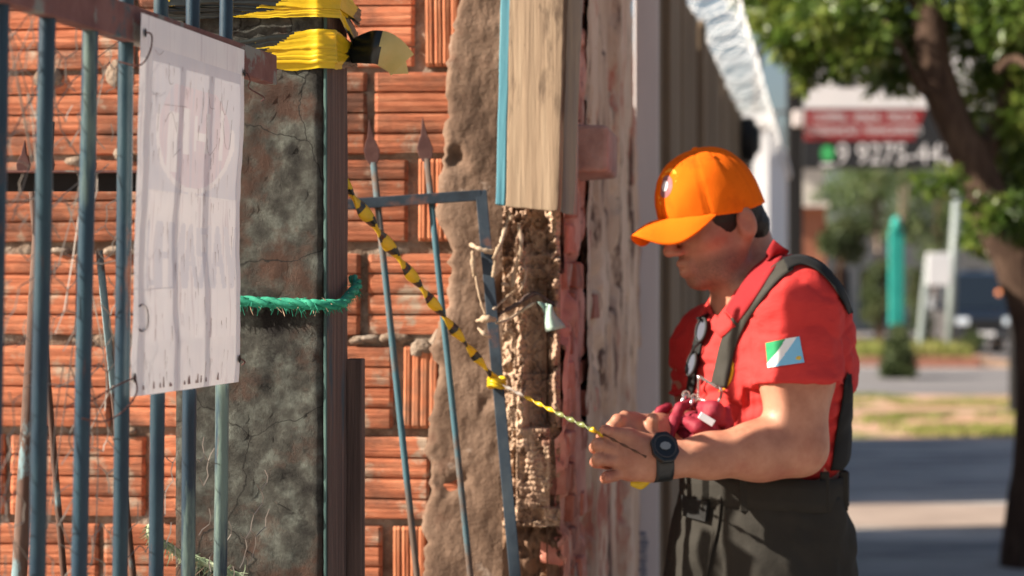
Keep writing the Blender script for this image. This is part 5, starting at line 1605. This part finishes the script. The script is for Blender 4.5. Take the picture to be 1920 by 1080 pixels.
def badge(name, a0, a1, r0, r1, out, mat, n=28):
    m = MB()
    rws = []
    for r in np.linspace(r0, r1, 4):
        rws.append([crown_pt(.20 + r * .36 * math.cos(a), .40 + r * .235 * math.sin(a), out) for a in np.linspace(a0, a1, n + 1)])
    m.grid(rws); return m.build(name, mat, capo, smooth=True)
badge('badge_border', 0, 2 * math.pi, .80, 1.02, .0022, MT['cap_ring'])
badge('badge_disc', 0, 2 * math.pi, .02, .58, .0026, MT['cap_badge'])
badge('badge_centre', 0, 2 * math.pi, .02, .27, .0034, MT['cap_white'])
for th in (math.pi / 6 + math.pi / 3, -math.pi / 6 - math.pi / 3, math.pi / 6, -math.pi / 6, math.pi * 5 / 6):
    p = crown_pt(th, .68, .0012)
    n_ = (p - Vector(hd(0, 0, .03))).normalized()
    a = n_.orthogonal().normalized(); b = n_.cross(a)
    MB().tube([p + (a * math.cos(q) + b * math.sin(q)) * .0035 for q in np.linspace(0, 6.28, 13)], .0012, 5, caps=False).build('eyelet', MT['cap'], capo)

# shirt: trunk and short sleeves, slightly larger than the body, with folds
S = Field((.0, 3.10, 1.02), (.78, 3.88, 1.66), .0042)
S.ell(T(chest, .004, 0, chest[2] - .035), (.122, .166, .160), TR, .05)
S.ell(T(chest, -.035, .02, chest[2] + .02), (.09, .11, .13), TR, .05)
S.ell(T(waist, 0, 0, waist[2] + .06), (.122, .158, .17), TR, .08)
S.cap(neck0 - UP * .030 - TF * .01, shL + UP * .012, .062, .060, .05)
S.cap(neck0 - UP * .050 - TF * .01, shR + UP * .012, .055, .050, .05)
for sh, el in ((shL, elL), (shR, elR)):
    d = el - sh
    g0 = 0 if sh is shL else -.008
    S.ell(sh, (.076 + g0, .072 + g0, .080 + g0), TR, .03)
    S.cap(sh, sh + d * .60, .073, .071, .025)
    S.cap(sh + d * .35, sh + d * .60, .071, .075, .02)
hemL = shL + (elL - shL) * .555
# cut sleeve hems and the neck opening
for sh, el, fr in ((shL, elL, .56), (shR, elR, .56)):
    d = el - sh; p = sh + d * fr
    sl, g = S._sub(p - .11 - np.array((0, 0, .03)), p + np.array((.11, .11, .13)))
    dd = -((g[0] - p[0]) * d[0] + (g[1] - p[1]) * d[1] + (g[2] - p[2]) * d[2]) / np.linalg.norm(d)
    rad = np.sqrt((g[0] - p[0]) ** 2 + (g[1] - p[1]) ** 2 + 0 * g[2]) - .098
    reg = np.maximum(np.maximum(dd, rad), (g[2] * 0 + g[0] * 0 + g[1] * 0 - .0))
    lower = np.maximum(dd, rad)                        # below the hem plane, within the sleeve radius
    keep_trunk = np.sqrt(((g[0] - chest[0]) * TF[0] + (g[1] - chest[1]) * TF[1]) ** 2 / .118 ** 2 + ((g[0] - chest[0]) * TL[0] + (g[1] - chest[1]) * TL[1]) ** 2 / .165 ** 2 + 0 * g[2]) < 1
    f = S.F[sl]
    S.F[sl] = np.where(keep_trunk, f, np.maximum(f, -lower))
S.cut_cap(neck0 + (neck1 - neck0) * .22 + TF * .012, neck1, .064, .075, .01)
S.cut_cap(neck0 + TF * .062 - UP * .030, neck1 + TF * .06, .042, .055, .012)
sV, sQ = S.mesh(2)
sN = vnormals(sV, sQ)
rel = sV - chest
fo = (rel @ TF); le = (rel @ TL)
dsp = np.zeros(len(sV))
for i, p in enumerate(sV):
    low = max(0.0, min(1.0, (1.44 - p[2]) / .2))
    q = Vector((p[0] * 9 + p[2] * 7, p[1] * 9, p[2] * 26 - p[0] * 9))
    dsp[i] = .009 * low * fbm(q, 1.0, 3) + .0045 * fbm(Vector(p) * 15, 1, 3) - .010 * (.3 + low) * (1 - min(1, abs(fbm(q * .55 + Vector((5, 5, 5)), 1, 2)) * 3.2)) ** 2
sV2 = sV + sN * dsp[:, None]
shirt = np_mesh('shirt', sV2, sQ, MT['shirt'], person, smooth=True)
BV = BVHTree.FromPolygons([tuple(v) for v in sV2], [tuple(q) for q in sQ])
CAMP = Vector((0, 0, CAMH))
def hit(px, py, tree=None, off=.002, dflt=3.5):
    """the point of the shirt seen along one line of sight, lifted off the cloth"""
    d = (P(px, py, 3.0) - CAMP).normalized()
    h = (tree or BV).ray_cast(CAMP, d)
    k = 0
    while h[0] is None and k < 14:           # slid off the edge of the cloth: step back onto it
        k += 1
        d = (P(px + (-4 if px > 1440 else 4) * k, py, 3.0) - CAMP).normalized()
        h = (tree or BV).ray_cast(CAMP, d)
    if h[0] is None: return P(px, py, dflt), -d
    n_ = h[1] if h[1].dot(d) < 0 else -h[1]
    return h[0] + n_ * off, n_
def ribbon(name, path, wpx, mat, off=.004, parent=None, n=40, th=.0022, tree=None):
    q = spline([Vector((a, b, 0)) for a, b in path], n)
    rws = []
    for i, p in enumerate(q):
        t = (q[min(i + 1, n)] - q[max(i - 1, 0)]).normalized()
        s_ = Vector((-t.y, t.x, 0))
        w_ = float(np.interp(i / n, np.linspace(0, 1, len(wpx)), wpx)) if isinstance(wpx, (list, tuple)) else wpx
        row = []
        for f in (-1, -.5, 0, .5, 1):
            row.append(hit(p.x + s_.x * w_ * .5 * f, p.y + s_.y * w_ * .5 * f, tree, off)[0])
        rws.append(row)
    # smooth along to bridge folds
    for _ in range(3):
        rws = [rws[0]] + [[(rws[i - 1][k] + rws[i][k] * 2 + rws[i + 1][k]) / 4 for k in range(5)] for i in range(1, len(rws) - 1)] + [rws[-1]]
    o = MB().grid(rws).build(name, mat, parent or person, smooth=True)
    solid(o, th, 0)
    return o
# collar: a band standing round the neck, from the nape to the open throat
BODY = BVHTree.FromPolygons([tuple(v) for v in bV], [tuple(q) for q in bQ])
inner = [(1452, 446), (1442, 462), (1428, 486), (1410, 514), (1392, 542), (1376, 566), (1364, 588)]
outer = [(1480, 468), (1470, 484), (1456, 506), (1438, 534), (1420, 562), (1402, 588), (1384, 610)]
rows = []
for f in np.linspace(0, 1, 6):
    row = []
    for k in range(25):
        a = Vector(np.append([np.interp(k / 24 * 6, range(7), [p[q] for p in inner]) for q in (0, 1)], 0)); b = Vector(np.append([np.interp(k / 24 * 6, range(7), [p[q] for p in outer]) for q in (0, 1)], 0))
        q = a.lerp(b, f)
        h1 = hit(q.x, q.y, BODY, .007)[0]; h2 = hit(q.x, q.y, BV, .005)[0]
        row.append(h1 if h1.y < h2.y else h2)
    rows.append(row)
for _ in range(4):
    rows = [[(r[max(k - 1, 0)] + r[k] * 2 + r[min(k + 1, 24)]) / 4 for k in range(25)] for r in rows]
o = MB().grid(rows).build('collar', MT['collar'], person, smooth=True); solid(o, .004, 0)
rows = []
inner2 = [(1362, 586), (1352, 596), (1342, 588), (1336, 572)]; outer2 = [(1384, 612), (1356, 634), (1334, 616), (1324, 590)]
for f in np.linspace(0, 1, 4):
    row = []
    for k in range(13):
        q = [np.interp(k / 12 * 3, range(4), [p[w] for p in inner2]) * (1 - f) + np.interp(k / 12 * 3, range(4), [p[w] for p in outer2]) * f for w in (0, 1)]
        h1 = hit(q[0], q[1], BODY, .006)[0]; h2 = hit(q[0], q[1], BV, .005)[0]
        row.append(h1 if h1.y < h2.y else h2)
    rows.append(row)
o = MB().grid(rows).build('collar_point', MT['shirt'], person, smooth=True); solid(o, .003, 0)
# suspenders
ribbon('suspender_strap', [(1350, 724), (1358, 690), (1370, 640), (1392, 595), (1425, 548), (1455, 515), (1482, 497)], [30, 30, 29, 28, 27, 26, 24], MT['strap'], .0035)
ribbon('suspender_strap', [(1474, 500), (1500, 492), (1530, 502), (1556, 526), (1576, 556), (1590, 590)], [22, 17, 15, 13, 12, 8], MT['strap_k'], .006)
ribbon('suspender_strap', [(1296, 742), (1302, 700), (1310, 650), (1322, 610), (1338, 575)], [12, 14, 16, 14, 10], MT['strap_k'], .004)
ribbon('suspender_strap', [(1588, 700), (1586, 740), (1580, 800), (1572, 880)], [8, 16, 26, 32], MT['strap_k'], .005)
# sleeve flag
def quad_patch(name, tl, tr, br_, bl, nx, ny, fn, mats, off=.0025, parent=None):
    rws = []
    for j in range(ny + 1):
        v = j / ny
        rws.append([hit(*(np.array(tl) * (1 - i / nx) * (1 - v) + np.array(tr) * (i / nx) * (1 - v) + np.array(br_) * (i / nx) * v + np.array(bl) * (1 - i / nx) * v), None, off)[0] for i in range(nx + 1)])
    m = MB().grid(rws)
    fm = [fn((i + .5) / nx, (j + .5) / ny) for j in range(ny) for i in range(nx)]
    return m.build(name, None, parent or person, smooth=True, mats=mats, fmat=fm)
def flag(u, v):
    if (u - .87) ** 2 + (v - .80) ** 2 < .006: return 3
    s_ = u + v * .72
    return 0 if s_ < .60 else (1 if s_ < .92 else 2)
quad_patch('flag_patch', (1437, 643), (1499, 631), (1508, 680), (1441, 690), 48, 36, flag, [MT['flag_g'], MT['flag_w'], MT['flag_b'], MT['flag_y']])
# round yellow chest print, partly under the strap
m = MB()
rws = []
for r in (.76, .9, 1.0):
    rws.append([hit(1347 + 30 * r * math.cos(a), 688 + 46 * r * math.sin(a), None, .0014)[0] for a in np.linspace(-1.25, 1.5, 37)])
m.grid(rws).build('chest_print', MT['yellow_print'], person, smooth=True)

# trousers: one cloth form down to the boots
Tz = Field((-.03, 3.05, .05), (.92, 3.98, 1.25), .0075)
Tz.ell(T(waist, .012, 0, 1.10), (.134, .166, .16), TR, .06)
Tz.ell(T(waist, .0, 0, .98), (.130, .162, .16), TR, .06)
hipL = T(waist, .0, .080, .95); hipR = T(waist, .04, -.085, .95)
knL = T(waist, .02, .095, .53); knR = T(waist, .16, -.11, .53)
anL = T(waist, -.04, .115, .10); anR = T(waist, .13, -.115, .10)
for h_, k_, a_ in ((hipL, knL, anL), (hipR, knR, anR)):
    Tz.cap(h_, k_, .086, .080, .04); Tz.cap(k_, a_, .088, .078, .04)
Tz.cap(T(waist, .05, -.06, 1.02), T(waist, .11, -.09, .80), .085, .088, .05)
Tz.plane((0, 0, 1.188), (0, 0, 1), .006)
Tz.plane((0, 0, .095), (0, 0, -1), .006)
tV, tQ = Tz.mesh(2)
tN = vnormals(tV, tQ)
td = np.array([.010 * fbm((p[0] * 8, p[1] * 8, p[2] * 7), 1, 3) + .006 * abs(fbm((p[0] * 14 + p[2] * 6, p[1] * 14, p[2] * 9), 1, 3)) for p in tV])
td[tV[:, 2] > 1.15] *= .25
tV = tV + tN * td[:, None]
trs = np_mesh('trousers', tV, tQ, MT['trouser'], person, smooth=True)
BT_ = BVHTree.FromPolygons([tuple(v) for v in tV], [tuple(q) for q in tQ])
rows = []
for j in range(4):
    rows.append([Vector(T(waist, .012 + (.132) * math.cos(a), (.166) * math.sin(a), 1.130 + .056 * j / 3 + .003 * math.sin(a * 3))) for a in np.linspace(0, 2 * math.pi, 65)])
o = MB().grid(rows).build('waistband', MT['trouser'], person, smooth=True); solid(o, .004, 0)
for px in (1330, 1400, 1470, 1540, 1572):
    p, n_ = hit(px, 925, BT_, .010, 3.5)
    MB().box(p, (.008, .003, .034)).build('belt_loop', MT['trouser'], person, bevel=.002)
ribbon('fly_seam', [(1352, 930), (1348, 980), (1336, 1030), (1322, 1090)], 7, MT['trouser'], .004, tree=BT_)
# pocket flap and dangling tab
quad = [hit(x, y, BT_, .008)[0] for x, y in ((1288, 930), (1334, 940), (1330, 978), (1290, 968))]
o = MB().add(quad, [(0, 1, 2, 3)]).build('pocket_flap', MT['strap_k'], person); solid(o, .006, 0)
# boots
for a_, nm in ((anL, 1), (anR, 2)):
    Fb = Field((a_[0] - .32, a_[1] - .32, -.01), (a_[0] + .32, a_[1] + .32, .28), .008)
    Fb.cap(np.array((a_[0], a_[1], .09)), np.array((a_[0], a_[1], .20)), .055, .058, .02)
    Fb.cap(np.array((a_[0], a_[1], .045)) - TF * .03, np.array((a_[0], a_[1], .042)) + TF * .15, .045, .042, .03)
    Fb.plane((0, 0, .004), (0, 0, -1), .003)
    v_, q_ = Fb.mesh(1)
    np_mesh('boot', v_, q_, MT['boot'], person, smooth=True)

# wrist watch
wt = None
wdir = (wrL - elL) / np.linalg.norm(wrL - elL)
wc = np3(P(1236, 862, 3.355))
view = (np.array((0, 0, CAMH)) - wc); view /= np.linalg.norm(view)
fn_ = view * .80 - np.array((1, 0, 0)) * .45 + UP * .30
fn_ = fn_ - wdir * (fn_ @ wdir); fn_ /= np.linalg.norm(fn_); sn_ = np.cross(wdir, fn_)
m = MB()
rows = []
for k in range(41):
    a = 2 * math.pi * k / 40
    rows.append([Vector(wc + wdir * w_ + (fn_ * math.cos(a) * .0345 + sn_ * math.sin(a) * .0375)) for w_ in (-.015, -.007, .007, .015)])
wt = m.grid(rows).build('watch_strap', MT['watch'], person, smooth=True); solid(wt, .004, 1)
c_ = wc + fn_ * .038
m = MB().prism([Vector(c_ + (wdir * math.cos(a) * .0245 + sn_ * math.sin(a) * .0300)) for a in np.linspace(math.pi / 8, 2 * math.pi + math.pi / 8, 9)[:-1]], Vector(fn_ * .011))
m.build('watch_case', MT['watch'], wt, bevel=.003)
m = MB().prism([Vector(c_ + fn_ * .0115 + (wdir * math.cos(a) * .0095 + sn_ * math.sin(a) * .0075)) for a in np.linspace(0, 2 * math.pi, 9)[:-1]], Vector(fn_ * .0012))
m.build('watch_face', MT['watch_face'], wt)
MB().tube([Vector(c_ + fn_ * .0112 + (wdir * math.cos(a) * .018 + sn_ * math.sin(a) * .020)) for a in np.linspace(0, 6.2832, 25)], .0016, 5, caps=False).build('bezel', MT['dark_grey'], wt)

# sunglasses hung on the placket
sgl = thing('sunglasses', hit(1318, 655)[0], 'dark sunglasses hanging from the red shirt placket', 'sunglasses')
lens_c = []
for px, py in ((1327, 622), (1311, 686)):
    p, n_ = hit(px, py, None, .016)
    n_ = (n_ + Vector((-.5, -.4, .2))).normalized()
    up_ = (Vector((0, 0, 1)) - n_ * n_.z).normalized(); si = n_.cross(up_)
    pts = [p + si * math.cos(a) * .0125 + up_ * math.sin(a) * .0210 for a in np.linspace(0, 2 * math.pi, 25)]
    MB().prism(pts[:-1][::-1], -n_ * .002).build('lens', MT['lens'], sgl)
    MB().tube(pts, .0028, 6, caps=False).build('rim', MT['black'], sgl, smooth=True)
    lens_c.append(p)
MB().tube([lens_c[0] + Vector((0, 0, -.02)), (lens_c[0] + lens_c[1]) / 2 + Vector((-.004, -.006, 0)), lens_c[1] + Vector((0, 0, .02))], .0025, 6).build('bridge', MT['black'], sgl)
MB().tube([lens_c[0] + Vector((-.006, 0, .02)), hit(1330, 590, None, .006)[0], hit(1336, 572, None, .004)[0]], .003, 6).build('temple', MT['black'], sgl)

# snap hooks on the straps
ch = thing('snap_hook', hit(1343, 742)[0], 'bright rectangular steel hook at the end of the near strap', 'hook', 'steel hooks on the straps')
pts = [hit(x, y, None, .016, 3.45)[0] for x, y in ((1325, 706), (1319, 738), (1324, 750), (1350, 757), (1357, 752), (1366, 730), (1361, 724))]
MB().tube(spline(pts, 26), .0030, 7).build('frame', MT['chrome'], ch, smooth=True)
MB().tube([hit(1362, 727, None, .016, 3.45)[0], hit(1325, 708, None, .014, 3.45)[0]], .0026, 6).build('gate_pin', MT['chrome'], ch)
for (xa, ya, xb, yb), lb in (((1286, 740, 1276, 762), 'small steel hook at the end of the far strap, left one'), ((1301, 746, 1294, 764), 'small steel hook at the end of the far strap, right one')):
    h2 = thing('snap_hook', P(xb, yb, 3.44), lb, 'hook', 'steel hooks on the straps')
    MB().tube([P(xa, ya, 3.455), P((xa + xb) / 2 - 1, (ya + yb) / 2, 3.445), P(xb, yb, 3.45)], [.0042, .0034, .0036], 8).build('pin', MT['chrome'], h2, smooth=True)
    MB().tube([P(xa, ya, 3.455) + Vector((math.cos(a) * .006, 0, math.sin(a) * .006)) for a in np.linspace(0, 6.28, 13)], .0016, 5, caps=False).build('ring', MT['chrome'], h2)

# maroon gloves tucked at the waist
gl = Field((.17, 3.24, 1.12), (.43, 3.47, 1.38), .0035)
gl.chain([np3(P(1292, 756, 3.455)), np3(P(1274, 766, 3.44)), np3(P(1266, 786, 3.43)), np3(P(1258, 816, 3.42))], [.009, .0095, .0095, .008], .003)
gl.chain([np3(P(1318, 766, 3.45)), np3(P(1338, 772, 3.43)), np3(P(1350, 786, 3.43))], [.014, .019, .013], .006)
gl.chain([np3(P(1288, 790, 3.43)), np3(P(1308, 802, 3.41)), np3(P(1334, 822, 3.41))], [.010, .0135, .009], .003)
gl.chain([np3(P(1300, 782, 3.44)), np3(P(1322, 792, 3.42)), np3(P(1346, 812, 3.42))], [.008, .010, .008], .002)
gl.chain([np3(P(1276, 806, 3.45)), np3(P(1296, 822, 3.43)), np3(P(1318, 838, 3.42))], [.009, .010, .009], .003)
gl.chain([np3(P(1364, 768, 3.44)), np3(P(1368, 792, 3.43)), np3(P(1362, 812, 3.43))], [.007, .0075, .006], .002)
gl.chain([np3(P(1252, 764, 3.47)), np3(P(1238, 770, 3.46)), np3(P(1226, 784, 3.455))], [.009, .0085, .006], .003)
gl.cap(np3(P(1300, 795, 3.47)), np3(P(1345, 800, 3.47)), .022, .020, .004)
gV, gQ = gl.mesh(1)
gN = vnormals(gV, gQ)
gV = gV + gN * (np.array([fbm(p, 55, 3) for p in gV])[:, None] * .0022)
g_ = thing('work_gloves', P(1310, 830, 3.44), 'maroon work gloves clipped under the steel hook at the waist', 'gloves')
np_mesh('leather', gV, gQ, MT['maroon'], g_, smooth=True)
MB().box(P(1325, 786, 3.395), (.014, .0025, .006), (Vector((.85, 0, -.53)), Vector((0, 1, 0)), Vector((.53, 0, .85)))).build('reflective_tab', MT['sign_white'], g_, bevel=.001)

# the tape end running across the hands and out below
te = thing('held_tape', np3(P(1180, 860, 3.30)), 'free end of the caution tape gripped in the hands', 'tape')
twisted('gripped_length', P(1130, 814, 3.297), P(1212, 857, 3.300), te, .0026, .0022, 2, lambda f: 0, [M('tape_edge_brown', [A(.12, .055, .03)], rough=.5, bump=0)], n=30)
rows = []
for i in range(15):
    u = i / 14
    c_ = P(1182 + 42 * u, 905 - 12 * u * u + 4 * math.sin(u * 3), 3.335 + .015 * u)
    rows.append([c_ + Vector((0, -.004 * math.sin(u * 3), .010 * f * (1 - .5 * abs(2 * u - 1)))) for f in (-1, 0, 1)])
o = MB().grid(rows).build('loose_end', MT['tape_y'], te, smooth=True); solid(o, .0008, 0)

P = P_world
# ------------------------------------------------------------------ passer-by far behind, at the right edge
bp_ = thing('person', (px2x(1872, 51), 51, 0), 'distant person in orange and red beside the dark trunk', 'person')
Fp = Field((px2x(1872, 51) - .5, 50.5, -.02), (px2x(1872, 51) + .5, 51.5, 1.75), .02)
bx = px2x(1872, 51)
def q3(x, y, z): return np.array((bx + x, 51 + y, z))
Fp.ell(q3(.02, 0, 1.50), (.085, .10, .115), None, .03); Fp.cap(q3(.02, 0, 1.40), q3(.02, 0, 1.3), .055, .06, .03)
Fp.ell(q3(.03, 0, 1.12), (.18, .12, .27), None, .06); Fp.ell(q3(.02, 0, .86), (.16, .12, .14), None, .06)
Fp.cap(q3(.09, 0, .82), q3(.06, .05, .45), .08, .06, .04); Fp.cap(q3(.06, .05, .45), q3(.10, .1, .06), .06, .045, .03); Fp.cap(q3(-.06, 0, .82), q3(-.12, -.05, .45), .08, .06, .04); Fp.cap(q3(-.12, -.05, .45), q3(-.22, -.06, .07), .06, .045, .03)
Fp.cap(q3(.10, .1, .05), q3(.03, .06, .035), .045, .035, .03); Fp.cap(q3(-.22, -.06, .06), q3(-.31, -.08, .04), .045, .035, .03)
Fp.cap(q3(-.15, -.05, 1.3), q3(-.19, -.1, 1.05), .05, .045, .03); Fp.cap(q3(-.19, -.1, 1.05), q3(-.14, -.22, .9), .045, .035, .03)
Fp.cap(q3(.20, .05, 1.3), q3(.25, .06, 1.05), .05, .045, .03); Fp.cap(q3(.25, .06, 1.05), q3(.20, -.05, .85), .045, .035, .03)
v_, q_ = Fp.mesh(1)
o = np_mesh('body', v_, q_, MT['skin'], bp_, smooth=True)
for mm_ in ('orange_vest', 'red_cloth', 'pale_cloth', 'boot', 'hair'): o.data.materials.append(MT[mm_])
zc = v_[q_].mean(1)
mi = np.zeros(len(q_), np.int32)
tr_ = np.abs(zc[:, 0] - bx - .02) < .19
mi[(zc[:, 2] < 1.36) & (zc[:, 2] > .98) & tr_] = 1
mi[(zc[:, 2] <= .98) & (zc[:, 2] > .74)] = 2
mi[(zc[:, 2] <= .74) & (zc[:, 2] > .10)] = 3
mi[(zc[:, 2] <= .10)] = 4
mi[(zc[:, 2] > 1.53)] = 1
o.data.polygons.foreach_set('material_index', mi)
